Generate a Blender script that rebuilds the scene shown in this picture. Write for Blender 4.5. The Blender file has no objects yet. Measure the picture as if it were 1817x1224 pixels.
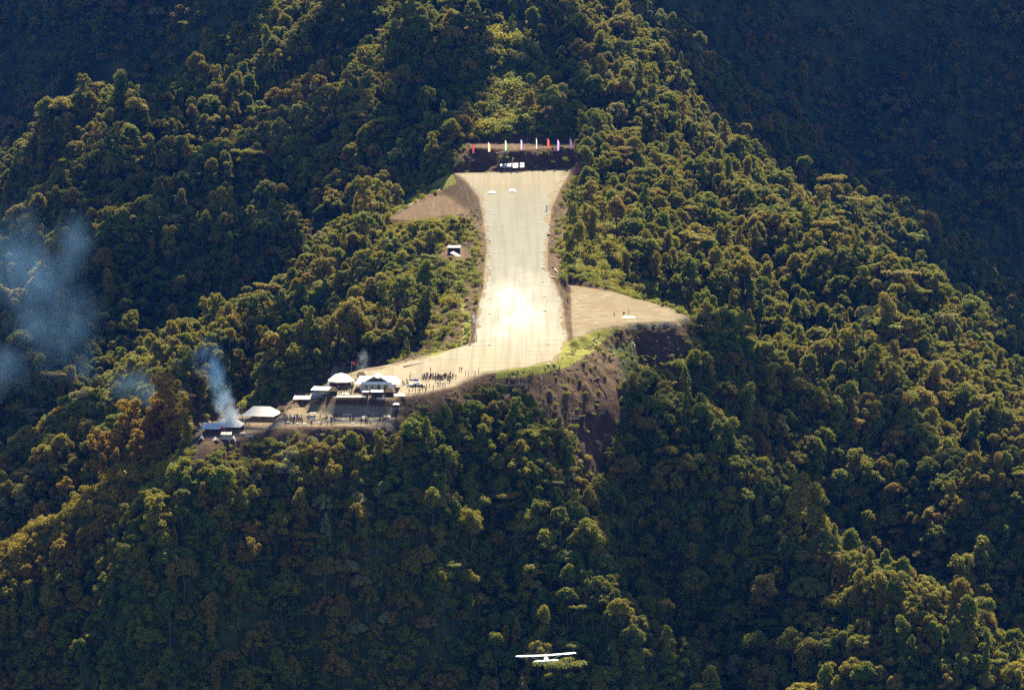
import bpy, bmesh, math, random
import numpy as np
from mathutils import Vector, Matrix, noise as mnoise
random.seed(7)
RNG = np.random.default_rng(11)
C = bpy.context.scene.collection
SC = bpy.context.scene
R = math.radians

# ------------------------------------------------------------------ camera, sky, sun, exposure
CAMZ, PITCH, FPX = 158.0, R(6.0), 7500.0
cam = bpy.data.cameras.new('camera'); camo = bpy.data.objects.new('camera', cam); C.objects.link(camo)
camo.location = (0, 0, CAMZ); camo.rotation_euler = (R(90) - PITCH, 0, 0)
cam.sensor_width = 36; cam.lens = 36 * FPX / 1817; cam.clip_start = 5; cam.clip_end = 12000
SC.camera = camo
SUN_EL, SUN_AZ = R(47), R(10)          # azimuth measured from +Y (straight ahead) towards +X
w = bpy.data.worlds.new('World'); SC.world = w; w.use_nodes = True
nt = w.node_tree; bg = nt.nodes['Background']
sky = nt.nodes.new('ShaderNodeTexSky'); sky.sky_type = 'NISHITA'; sky.sun_disc = False
sky.sun_elevation = SUN_EL; sky.sun_rotation = SUN_AZ; sky.altitude = 1800
sky.air_density = 1.0; sky.dust_density = 0.3; sky.ozone_density = 3.0
nt.links.new(sky.outputs[0], bg.inputs[0]); bg.inputs[1].default_value = 0.055
sl = bpy.data.lights.new('sun', 'SUN'); sl.energy = 5.0; sl.angle = R(0.5); sl.color = (1.0, 0.86, 0.55)
so = bpy.data.objects.new('sun', sl); C.objects.link(so)
sd = Vector((math.sin(SUN_AZ) * math.cos(SUN_EL), math.cos(SUN_AZ) * math.cos(SUN_EL), math.sin(SUN_EL)))
so.rotation_euler = (-sd).to_track_quat('-Z', 'Y').to_euler()
SC.view_settings.view_transform = 'Standard'; SC.view_settings.look = 'None'
SC.view_settings.exposure = 1.85; SC.view_settings.gamma = 1.0
cy = SC.cycles
cy.max_bounces = 5; cy.diffuse_bounces = 2; cy.glossy_bounces = 2; cy.transmission_bounces = 2
cy.transparent_max_bounces = 8; cy.volume_bounces = 2; cy.use_denoising = False
cy.caustics_reflective = False; cy.caustics_refractive = False
cy.volume_step_rate = 1.0; cy.volume_max_steps = 256

# ------------------------------------------------------------------ projection helpers (a pixel of the photo + a depth = a point of the place)
CO, SI = math.cos(PITCH), math.sin(PITCH)
def ray(px, py):
    u = (np.asarray(px, float) - 908.5) / FPX; v = (612.0 - np.asarray(py, float)) / FPX
    return u, CO + v * SI, -SI + v * CO
def P(px, py, Y):
    dx, dy, dz = ray(px, py); t = Y / dy
    return float(dx * t), float(Y), float(CAMZ + dz * t)
def proj(x, y, z):
    x = np.asarray(x, float); y = np.asarray(y, float); z = np.asarray(z, float) - CAMZ
    d = y * CO - z * SI; up = y * SI + z * CO
    return 908.5 + FPX * x / d, 612.0 - FPX * up / d, d

# ------------------------------------------------------------------ terrain control points
ctl = []
def cp(*a): ctl.append(P(*a))
def wp(*a): ctl.append(a)
for a in [(925, 615, 1500), (845, 610, 1500), (1000, 620, 1500), (925, 650, 1455), (868, 470, 1640), (968, 470, 1640),
          (864, 400, 1730), (968, 400, 1730), (860, 330, 1840), (980, 330, 1840), (912, 308, 1866), (825, 308, 1870), (1000, 300, 1872),
          (912, 262, 1882), (840, 268, 1882), (1015, 262, 1882), (912, 235, 1940), (820, 240, 1940), (1020, 235, 1930),
          # main massif above the strip
          (700, 60, 2080), (900, 60, 2060), (1060, 55, 2130), (820, 150, 2000), (960, 150, 1990), (900, -60, 2180), (650, -40, 2200),
          (1100, 130, 2050), (1200, 190, 2050), (1060, 220, 1950),
          # right flank
          (1050, 345, 1840), (1020, 400, 1740), (1100, 330, 1870), (1180, 300, 1930), (1300, 325, 1950), (1150, 440, 1720), (1300, 430, 1800), (1500, 410, 1850),
          (1640, 530, 1750), (1817, 755, 1650), (1100, 520, 1600), (1130, 570, 1535), (1240, 590, 1545), (1300, 560, 1690), (1300, 650, 1600), (1400, 520, 1760),
          (1500, 610, 1690), (1420, 690, 1600), (1700, 700, 1640), (1560, 740, 1590), (1700, 840, 1560), (1817, 880, 1540), (1930, 880, 1600),
          # ridge B
          (1120, 640, 1490), (1180, 740, 1470), (1260, 800, 1455), (1340, 865, 1440), (1500, 1020, 1400), (1600, 1090, 1380), (1720, 1180, 1350), (1817, 1270, 1330),
          # ridge A under the apron
          (860, 690, 1440), (760, 730, 1425), (880, 800, 1412), (930, 880, 1400), (990, 960, 1385), (1045, 1060, 1367), (1100, 1180, 1347),
          # settlement crest going down left
          (670, 695, 1420), (600, 720, 1408), (600, 745, 1400), (500, 745, 1405), (430, 765, 1395), (360, 785, 1395), (250, 840, 1395), (100, 930, 1385), (0, 1000, 1378), (-130, 1100, 1368),
          # shoulder ridge D
          (760, 345, 1850), (700, 375, 1830), (560, 460, 1780), (400, 540, 1700), (270, 640, 1640), (130, 740, 1580), (0, 860, 1530),
          (600, 600, 1560), (450, 690, 1520), (700, 500, 1650), (600, 520, 1680), (500, 600, 1620), (380, 680, 1580), (760, 560, 1560), (700, 640, 1470), (800, 450, 1670), (780, 385, 1790),
          # massif, left flank E
          (350, 60, 2200), (180, 210, 2150), (0, 300, 2100), (520, 130, 2100), (400, 300, 1980), (600, 250, 1960), (250, 420, 1900), (100, 500, 1850), (0, 600, 1780), (650, 330, 1900), (480, 420, 1860)]:
    cp(*a)
for a in [(60, 1470, -32), (48, 1425, -56), (62, 1400, -80), (80, 1360, -112), (95, 1320, -142),
          (60, 1510, -28), (95, 1505, -62), (125, 1485, -82), (160, 1450, -102), (200, 1410, -128), (260, 1380, -150),
          (-40, 1385, -55), (-95, 1365, -66), (-150, 1350, -90), (-200, 1330, -120), (-20, 1340, -98), (-80, 1320, -112), (-150, 1305, -130), (40, 1310, -135),
          (-20, 1250, -175), (-120, 1250, -180), (80, 1250, -190), (180, 1280, -190), (-220, 1250, -190),
          (-80, 1475, -32), (-120, 1470, -52), (-160, 1455, -75), (-210, 1440, -105), (-50, 1490, -16),
          (-75, 1880, -2), (-110, 1830, -22), (-150, 1760, -48), (-200, 1700, -78), (-250, 1640, -110),
          (140, 2000, -10), (200, 1900, -60), (260, 1800, -100), (120, 2120, 30), (180, 2150, -10), (260, 2050, -60), (320, 1700, -130), (60, 2250, 110), (200, 2300, 0), (320, 2250, -60),
          (-230, 2250, 20), (-300, 2150, -40), (-150, 2320, 70), (-300, 2350, -20), (-60, 2330, 130), (-330, 2000, -100), (-330, 1800, -140), (-330, 1500, -170),
          (0, 2450, 170), (0, 2600, 235), (0, 2800, 330),
          (100, 2400, 20), (100, 2500, 70), (200, 2450, -70), (200, 2560, 10), (300, 2460, -90), (300, 2600, 40), (120, 2650, 190), (220, 2700, 170), (330, 2720, 160), (420, 2600, 0),
          (150, 2850, 330), (300, 2900, 340), (450, 2900, 330),
          (-200, 2430, 0), (-300, 2470, -10), (-150, 2520, 90), (-250, 2580, 85), (-350, 2600, 80), (-200, 2700, 200), (-320, 2750, 220), (-180, 2880, 340), (-350, 2900, 350),
          (-900, 1500, -260), (900, 1500, -260), (-900, 2600, 100), (900, 2600, 100), (-700, 3600, 420), (700, 3600, 420), (0, 3500, 430), (0, 1000, -290), (-600, 1000, -300), (600, 1000, -300),
          (0, 300, -330), (-700, 0, -300), (700, 0, -300), (-1500, 3000, 200), (1500, 3000, 200), (-1500, -200, -200), (1500, -200, -200)]:
    wp(*a)
CT = np.array(ctl)
def nfield(x, y, s, seed=0):
    o = np.zeros_like(x); r = np.random.default_rng(seed)
    for k in range(14):
        a = r.uniform(0, 6.28); L = s * r.uniform(.4, 1.6); o += np.sin((x * math.cos(a) + y * math.sin(a)) * 6.283 / L + r.uniform(0, 6.28)) / 14 ** .5
    return o
def tps_fit(pts, vals, lam):
    n = len(pts); d = np.linalg.norm(pts[:, None] - pts[None], axis=2)
    K = np.where(d > 0, d * d * np.log(d + 1e-9), 0) + np.eye(n) * lam
    Pm = np.c_[np.ones(n), pts]; A = np.zeros((n + 3, n + 3)); A[:n, :n] = K; A[:n, n:] = Pm; A[n:, :n] = Pm.T
    return np.linalg.solve(A, np.r_[vals, np.zeros(3)])
SCL = 100.0
XYn = CT[:, :2] / SCL
COEF = tps_fit(XYn, CT[:, 2], 0.004)
def tps(x, y):
    q = np.c_[x, y] / SCL; out = np.empty(len(q))
    for i in range(0, len(q), 20000):
        s = q[i:i + 20000]; d2 = ((s[:, None] - XYn[None]) ** 2).sum(2)
        out[i:i + 20000] = (0.5 * d2 * np.log(d2 + 1e-12)) @ COEF[:len(XYn)] + COEF[len(XYn)] + s @ COEF[len(XYn) + 1:]
    return out
_r = np.random.default_rng(5)
WV = []
for L in [130, 110, 95, 80, 66, 55, 46, 38, 30, 24, 18, 13, 9]:
    for k in range(3):
        a = _r.uniform(0, math.pi); WV.append((math.cos(a) / L, math.sin(a) / L, _r.uniform(0, 6.28), L))
def rough(x, y):
    o = np.zeros_like(x)
    for kx, ky, ph, L in WV:
        o += 0.021 * L * (1 - 2 * np.abs(np.sin(math.pi * (x * kx + y * ky) + ph))) * (0.9 if L > 50 else 0.6)
    return o

# engineered pads: a tilted plane inside a polygon, cut and fill banks around it
def plane_hit(px, py, a, b):        # plane z = a + b*Y
    dx, dy, dz = ray(px, py); t = (a - CAMZ) / (dz - b * dy)
    return float(dx * t), float(dy * t)
def pad(pix, a, b, fill, cut):
    return (np.array([plane_hit(x, y, a, b) for x, y in pix]), a, b, fill, cut)
RA, RB = -2.9 - 1450 * 0.0988, 0.0988
RUNWAY_PX = [(806, 307), (860, 306), (1015, 300), (996, 330), (978, 370), (972, 440), (971, 478), (984, 500), (997, 535), (1003, 575), (1007, 600), (999, 628), (982, 643), (930, 653),
             (860, 663), (800, 688), (745, 700), (690, 707), (600, 707), (570, 695), (590, 672), (640, 655), (700, 645), (770, 628), (845, 606), (844, 570), (858, 510), (864, 440),
             (858, 390), (850, 350), (828, 322)]
PADS = [pad(RUNWAY_PX, RA, RB, 0.85, 1.35),
        pad([(492, 745), (520, 724), (560, 716), (640, 729), (700, 727), (715, 735), (690, 752), (600, 757), (500, 760)], -12.6 - 1406 * .05, .05, 0.9, 1.6),
        pad([(352, 775), (360, 752), (420, 735), (500, 728), (500, 752), (440, 775), (360, 786)], -17.0, 0.0, 0.9, 1.5),
        pad([(1012, 505), (1060, 512), (1130, 530), (1190, 548), (1213, 560), (1200, 568), (1170, 571), (1120, 572), (1060, 582), (1020, 600), (1008, 570)], 6.0 - 1544 * .06, .06, 1.0, 1.2),
        pad([(692, 388), (722, 370), (790, 340), (846, 338), (852, 378), (800, 380), (722, 392)], 26.0 - 1790 * .05, .05, 0.9, 1.2),
        pad([(838, 268), (912, 266), (1014, 262), (1018, 252), (836, 254)], 48.0 - 1882 * .06, .06, .8, 1.0),
        pad([(782, 452), (795, 436), (828, 440), (832, 458), (800, 466)], 19.0 - 1680 * .05, .05, 0.9, 1.2)]
def poly_sd(poly, x, y):
    n = len(poly); d = np.full(x.shape, 1e18); ins = np.zeros(x.shape, bool)
    for i in range(n):
        ax, ay = poly[i]; bx, by = poly[(i + 1) % n]; ex, ey = bx - ax, by - ay
        t = np.clip(((x - ax) * ex + (y - ay) * ey) / (ex * ex + ey * ey + 1e-12), 0, 1)
        d = np.minimum(d, (x - ax - t * ex) ** 2 + (y - ay - t * ey) ** 2)
        c = ((ay > y) != (by > y)) & (x < ex * (y - ay) / (ey if ey != 0 else 1e-12) + ax); ins ^= c
    return np.where(ins, -np.sqrt(d), np.sqrt(d))
def height(x, y):
    x = np.asarray(x, float).ravel(); y = np.asarray(y, float).ravel()
    z = tps(x, y)
    dmin = np.full(x.shape, 1e9)
    near = (x > -220) & (x < 160) & (y > 1300) & (y < 1950)
    sds = []
    for poly, a, b, f, c in PADS:
        s = np.full(x.shape, 1e3); s[near] = poly_sd(poly, x[near], y[near]) + (0 if not sds else .9) * (nfield(x[near], y[near], 18, 71) + .5 * nfield(x[near], y[near], 6, 72)); sds.append(s); dmin = np.minimum(dmin, s)
    amp = np.clip((dmin - 10) / 55.0, 0.04, 1.0)
    far = 1 + 0.6 * np.clip((y - 1950) / 300, 0, 1)
    z = z + rough(x, y) * amp * far * 1.15
    fm_ = (y > 1260) & (y < 2420) & (np.abs(x) < 340); z[fm_] += (feat(x[fm_], y[fm_]) * np.clip(dmin[fm_] / 25, 0, 1))
    for (poly, a, b, f, c), s in list(zip(PADS, sds))[::-1]:
        zp = a + b * y; dd = np.clip(s, 0, None)
        z = np.clip(z, zp - f * dd - .022 * dd * dd, zp + c * dd)
    return z, dmin, sds
# spurs and gullies: (sign*height, half width, polyline on the picture of the bare slope)
FEAT = [(11, 17, [(610, 30), (480, 110), (390, 180), (300, 240), (215, 270)]), (9, 14, [(640, 130), (590, 200), (500, 235), (430, 285)]), (8, 15, [(740, 40), (680, 150), (650, 260)]),
        (10, 18, [(350, 55), (210, 165), (150, 225), (30, 300)]), (9, 15, [(170, 310), (70, 345), (0, 400)]), (8, 16, [(880, 30), (900, 140), (930, 210)]), (10, 18, [(1060, 60), (1120, 160), (1150, 230)]),
        (-12, 16, [(560, 60), (450, 170), (340, 250), (300, 330), (200, 400)]), (-10, 14, [(670, 80), (630, 190), (560, 260), (520, 330)]), (-9, 15, [(990, 60), (1010, 150), (1000, 210)]), (-10, 16, [(400, 70), (280, 180), (200, 260), (100, 310)]),
        (7, 14, [(500, 520), (400, 600), (300, 690), (200, 760)]), (-10, 14, [(640, 540), (540, 600), (440, 660), (330, 720), (200, 820)]), (-8, 12, [(520, 480), (400, 565), (300, 640)]), (7, 12, [(720, 480), (640, 600), (560, 660)]),
        (8, 15, [(1150, 340), (1240, 430), (1290, 520)]), (-8, 13, [(1230, 330), (1330, 430), (1420, 530)]), (8, 14, [(1380, 420), (1480, 500), (1600, 600)]),
        (10, 14, [(1540, 690), (1640, 790), (1730, 900)]), (-14, 18, [(1350, 700), (1440, 840), (1560, 960), (1720, 1090)]), (-9, 11, [(1560, 640), (1700, 760), (1817, 850)]), (7, 12, [(1450, 640), (1500, 720), (1540, 800)]),
        (9, 12, [(830, 740), (920, 860), (1000, 960), (1080, 1090), (1130, 1200)]), (-8, 12, [(760, 760), (840, 880), (900, 990), (980, 1130)]), (9, 13, [(1230, 760), (1340, 870), (1500, 1020), (1610, 1100), (1740, 1200)]),
        (-9, 12, [(1130, 860), (1190, 1000), (1280, 1160)]), (6, 10, [(560, 800), (600, 900), (640, 1020)]), (8, 11, [(340, 815), (250, 850), (110, 925), (0, 995), (-100, 1060)]), (-13, 13, [(330, 745), (230, 800), (110, 870), (0, 930), (-100, 1000)])]
_fx = np.arange(-330, 331, 4.0); _fy = np.arange(1280, 2500, 4.0); _FX, _FY = np.meshgrid(_fx, _fy); _FZ = tps(_FX.ravel(), _FY.ravel()).reshape(_FX.shape)
def _rough_hit(px, py):
    dx, dy, dz = ray(px, py)
    for Y in np.arange(1284, 2490, 3.0):
        x = dx * Y / dy; z = CAMZ + dz * Y / dy; i = int(np.clip((x + 330) / 4, 0, len(_fx) - 1)); j = int((Y - 1280) / 4)
        if _FZ[j, i] > z: return (float(x), float(Y))
    return (float(x), float(Y))
FLN = [(h, wd, [_rough_hit(*q) for q in pl_]) for h, wd, pl_ in FEAT]
def feat(x, y):
    o = np.zeros_like(x)
    for h, wd, pts in FLN:
        d = np.full(x.shape, 1e9)
        for (ax, ay), (bx, by) in zip(pts, pts[1:]):
            ex, ey = bx - ax, by - ay; t = np.clip(((x - ax) * ex + (y - ay) * ey) / (ex * ex + ey * ey + 1e-9), 0, 1); d = np.minimum(d, np.hypot(x - ax - t * ex, y - ay - t * ey))
        o += h * np.exp(-(d / wd) ** 1.6)
    return o
def axis(lo, hi, flo, fhi, fine, coarse, outs):
    a = list(np.arange(lo, flo, coarse)) + list(np.arange(flo, fhi, fine)) + list(np.arange(fhi, hi + coarse, coarse))
    return np.array(sorted(set([float(v) for v in outs[0]] + a + [float(v) for v in outs[1]])))
GX = axis(-330, 330, -140, 90, 1.0, 3.0, ([-1500, -1200, -950, -750, -600, -500, -430, -380, -350], [350, 380, 430, 500, 600, 750, 950, 1200, 1500]))
GY = axis(1220, 2950, 1370, 1900, 1.0, 3.0, ([-200, 0, 200, 400, 600, 750, 850, 950, 1020, 1080, 1120, 1160, 1190, 1205], [2980, 3020, 3080, 3160, 3260, 3400]))
MX, MY = np.meshgrid(GX, GY)
HZ, HD, HS = height(MX, MY)
# bumps of soil on the banks
HZ = HZ + np.where((HD > 0.5) & (HD < 60), 0.22 * nfield(MX.ravel(), MY.ravel(), 6, 3) * np.clip((HD - .5) / 3, 0, 1), 0)
HZ = HZ + np.where((HD > 1) & (HD < 80), np.clip((HD - 1) / 8, 0, 1) * (.45 * nfield(MX.ravel(), MY.ravel() * .25, 7, 33) + .5 * nfield(MX.ravel(), MY.ravel(), 11, 35) + .3 * nfield(MX.ravel(), MY.ravel() * .3, 3, 34)), 0)
HG = HZ.reshape(MX.shape); HDG = HD.reshape(MX.shape)
def samp(G, x, y):
    x = np.asarray(x, float); y = np.asarray(y, float)
    i = np.clip(np.searchsorted(GX, x) - 1, 0, len(GX) - 2); j = np.clip(np.searchsorted(GY, y) - 1, 0, len(GY) - 2)
    u = np.clip((x - GX[i]) / (GX[i + 1] - GX[i]), 0, 1); v = np.clip((y - GY[j]) / (GY[j + 1] - GY[j]), 0, 1)
    return (G[j, i] * (1 - u) + G[j, i + 1] * u) * (1 - v) + (G[j + 1, i] * (1 - u) + G[j + 1, i + 1] * u) * v
def H(x, y): return samp(HG, x, y)
_Y = np.arange(1200, 2900, 1.0)
def ground_at(px, py):
    dx, dy, dz = ray(px, py); t = _Y / dy; g = H(dx * t, _Y) - (CAMZ + dz * t)
    k = np.argmax(g > 0); k = max(k, 1); f = -g[k - 1] / (g[k] - g[k - 1] + 1e-9); Y = _Y[k - 1] + min(max(f, 0), 1)
    x = float(dx * Y / dy); return Vector((x, float(Y), float(H(x, Y))))

# ------------------------------------------------------------------ object helpers
def setp(o, label=None, cat=None, group=None, kind=None):
    if label: o['label'] = label
    if cat: o['category'] = cat
    if group: o['group'] = group
    if kind: o['kind'] = kind
    return o
def mobj(name, verts, faces, mats, parent=None, midx=None, smooth=False, link=True):
    me = bpy.data.meshes.new(name); me.from_pydata([tuple(v) for v in verts], [], [tuple(f) for f in faces])
    for m in (mats if isinstance(mats, (list, tuple)) else [mats]): me.materials.append(m)
    if midx is not None: me.polygons.foreach_set('material_index', np.asarray(midx, np.int32))
    if smooth: me.polygons.foreach_set('use_smooth', [True] * len(me.polygons))
    me.update(); o = bpy.data.objects.new(name, me)
    if link: C.objects.link(o)
    if parent: o.parent = parent
    return o
def empty(name, loc, rz=0):
    o = bpy.data.objects.new(name, None); C.objects.link(o); o.location = loc; o.rotation_euler = (0, 0, rz); o.empty_display_size = .5
    return o
class MB:
    def __init__(s): s.v = []; s.f = []; s.m = []
    def add(s, vs, fs, m=0):
        b = len(s.v); s.v += [tuple(p) for p in vs]; s.f += [tuple(b + i for i in f) for f in fs]; s.m += [m] * len(fs); return s
    def box(s, x0, x1, y0, y1, z0, z1, m=0):
        return s.add([(x, y, z) for z in (z0, z1) for y in (y0, y1) for x in (x0, x1)],
                     [(0, 2, 3, 1), (4, 5, 7, 6), (0, 1, 5, 4), (2, 6, 7, 3), (0, 4, 6, 2), (1, 3, 7, 5)], m)
    def tube(s, pts, rad, n=8, m=0, cap=True):
        pts = [Vector(p) for p in pts]; rad = rad if isinstance(rad, (list, tuple)) else [rad] * len(pts); vs = []
        for i, p in enumerate(pts):
            t = (pts[min(i + 1, len(pts) - 1)] - pts[max(i - 1, 0)]).normalized()
            u = t.cross(Vector((0, 1, .13))).normalized(); w_ = t.cross(u)
            vs += [p + (u * math.cos(a) + w_ * math.sin(a)) * rad[i] for a in [6.28318 * k / n for k in range(n)]]
        fs = [(i * n + k, i * n + (k + 1) % n, (i + 1) * n + (k + 1) % n, (i + 1) * n + k) for i in range(len(pts) - 1) for k in range(n)]
        if cap: fs += [tuple(range(n))[::-1], tuple((len(pts) - 1) * n + k for k in range(n))]
        return s.add(vs, fs, m)
    def slab(s, quad, th, m=0):      # thick sheet from a 3d polygon, thickened downward
        q = [Vector(p) for p in quad]; n = len(q); lo = [p - Vector((0, 0, th)) for p in q]
        return s.add(q + lo, [tuple(range(n)), tuple(range(2 * n - 1, n - 1, -1))] + [(i, i + n, (i + 1) % n + n, (i + 1) % n) for i in range(n)], m)
    def build(s, name, mats, parent=None, smooth=False, link=True):
        return mobj(name, s.v, s.f, mats, parent, s.m, smooth, link)
def copy_tree(o, parent=None):
    c = o.copy(); C.objects.link(c)
    if parent: c.parent = parent
    for ch in list(o.children): copy_tree(ch, c)
    return c

# ------------------------------------------------------------------ materials
def mat(name, col, rough=.8, spec=.3, metal=0, nscale=None, namt=.25, col2=None, bump=0):
    m = bpy.data.materials.new(name); m.use_nodes = True; t = m.node_tree; b = t.nodes['Principled BSDF']
    b.inputs['Roughness'].default_value = rough; b.inputs['Specular IOR Level'].default_value = spec; b.inputs['Metallic'].default_value = metal
    c2 = col2 or tuple(c * (1 - namt) for c in col)
    nz = t.nodes.new('ShaderNodeTexNoise'); nz.inputs['Scale'].default_value = nscale or 1.5; nz.inputs['Detail'].default_value = 6
    tc = t.nodes.new('ShaderNodeTexCoord'); t.links.new(tc.outputs['Object'], nz.inputs['Vector'])
    rp = t.nodes.new('ShaderNodeValToRGB'); rp.color_ramp.elements[0].position = .35; rp.color_ramp.elements[1].position = .65
    rp.color_ramp.elements[0].color = (*c2, 1); rp.color_ramp.elements[1].color = (*col, 1)
    t.links.new(nz.outputs[0], rp.inputs[0]); t.links.new(rp.outputs[0], b.inputs['Base Color'])
    if bump:
        bp = t.nodes.new('ShaderNodeBump'); bp.inputs['Strength'].default_value = bump; bp.inputs['Distance'].default_value = .1
        t.links.new(nz.outputs[0], bp.inputs['Height']); t.links.new(bp.outputs[0], b.inputs['Normal'])
    return m
class NT:
    def __init__(s, name):
        s.m = bpy.data.materials.new(name); s.m.use_nodes = True; s.t = s.m.node_tree; s.b = s.t.nodes['Principled BSDF']
    def n(s, typ, ins=None, **kw):
        x = s.t.nodes.new(typ)
        for k, v in kw.items(): setattr(x, k, v)
        for k, v in (ins or {}).items():
            if hasattr(v, 'is_linked') or isinstance(v, bpy.types.NodeSocket): s.t.links.new(v, x.inputs[k])
            else: x.inputs[k].default_value = v
        return x
    def noise(s, vec, scale, detail=5, rough=.6):
        return s.n('ShaderNodeTexNoise', {'Vector': vec, 'Scale': scale, 'Detail': detail, 'Roughness': rough}).outputs[0]
    def ramp(s, fac, stops):
        r = s.t.nodes.new('ShaderNodeValToRGB'); cr = r.color_ramp
        while len(cr.elements) < len(stops): cr.elements.new(.5)
        for e, (p, c) in zip(cr.elements, stops): e.position = p; e.color = (*c, 1) if len(c) == 3 else c
        s.t.links.new(fac, r.inputs[0]); return r.outputs[0]
    def mix(s, f, a, b):
        x = s.t.nodes.new('ShaderNodeMix'); x.data_type = 'RGBA'
        for v, i in ((f, 0), (a, 6), (b, 7)):
            if isinstance(v, bpy.types.NodeSocket): s.t.links.new(v, x.inputs[i])
            else: x.inputs[i].default_value = v if i == 0 else (*v, 1)
        return x.outputs[2]
    def math(s, op, a, b=None, clamp=False):
        x = s.t.nodes.new('ShaderNodeMath'); x.operation = op; x.use_clamp = clamp
        for i, v in enumerate((a, b)):
            if v is None: continue
            if isinstance(v, bpy.types.NodeSocket): s.t.links.new(v, x.inputs[i])
            else: x.inputs[i].default_value = v
        return x.outputs[0]
    def attr(s, name): return s.n('ShaderNodeAttribute', attribute_name=name).outputs['Fac']
    def pos(s): return s.n('ShaderNodeNewGeometry').outputs['Position']
    def mapping(s, vec, scale): return s.n('ShaderNodeMapping', {'Vector': vec, 'Scale': scale}).outputs[0]
    def out(s, col, rough=.85, spec=.25):
        s.t.links.new(col, s.b.inputs['Base Color'])
        if isinstance(rough, bpy.types.NodeSocket): s.t.links.new(rough, s.b.inputs['Roughness'])
        else: s.b.inputs['Roughness'].default_value = rough
        s.b.inputs['Specular IOR Level'].default_value = spec; return s.m

def leaf_material(name, stops, big, trans=.45, big2=None):
    k = NT(name); t = k.t
    rnd = k.n('ShaderNodeObjectInfo').outputs['Random']
    nz = k.noise(k.pos(), .012, 3)
    f = k.math('ADD', k.math('MULTIPLY', rnd, .85), k.math('MULTIPLY', k.math('SUBTRACT', nz, .5), 1.4)); f = k.math('ADD', f, .05)
    col = k.ramp(f, stops)
    leafn = k.noise(k.pos(), .9, 2)
    col = k.mix(k.math('MULTIPLY', k.math('SUBTRACT', leafn, .35, True), 1.3, True), col, big)
    if big2:
        cy_ = k.n('ShaderNodeSeparateXYZ', {0: k.pos()})
        # gold-brown stand of trees on the low left crest
        fx = k.math('MULTIPLY', k.math('SUBTRACT', k.math('MULTIPLY', cy_.outputs[0], -1), 95), 1 / 25, True)
        fy = k.math('MULTIPLY', k.math('MULTIPLY', k.math('SUBTRACT', 1440, cy_.outputs[1]), 1 / 20, True), k.math('MULTIPLY', k.math('SUBTRACT', cy_.outputs[1], 1368), 1 / 14, True))
        fm = k.math('MULTIPLY', k.math('MULTIPLY', fx, fy), .7); col = k.mix(fm, col, big2)
    k.out(col, .62, .3)
    tr = k.n('ShaderNodeBsdfTranslucent'); t.links.new(k.mix(.5, col, (.40, .38, .015)), tr.inputs[0])
    ms = k.n('ShaderNodeMixShader', {0: trans}); t.links.new(k.b.outputs[0], ms.inputs[1]); t.links.new(tr.outputs[0], ms.inputs[2])
    t.links.new(ms.outputs[0], t.nodes['Material Output'].inputs[0]); return k.m
M = {}
M['leaf'] = leaf_material('rainforest_leaves', [(0, (.026, .080, .010)), (.24, (.055, .125, .008)), (.40, (.120, .155, .007)), (.58, (.19, .165, .008)), (.74, (.22, .145, .016)), (.84, (.14, .130, .020)), (.93, (.25, .115, .016)), (1, (.27, .27, .14))], (.28, .22, .016), .38, (.34, .13, .008))
M['shrub'] = leaf_material('shrub_leaves', [(0, (.04, .075, .012)), (.35, (.09, .14, .012)), (.6, (.18, .20, .015)), (.8, (.27, .24, .02)), (1, (.24, .14, .03))], (.26, .25, .03), .4, (.42, .27, .02))
M['bark'] = mat('pale_bark', (.11, .09, .065), .9, .1, nscale=2)
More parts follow.
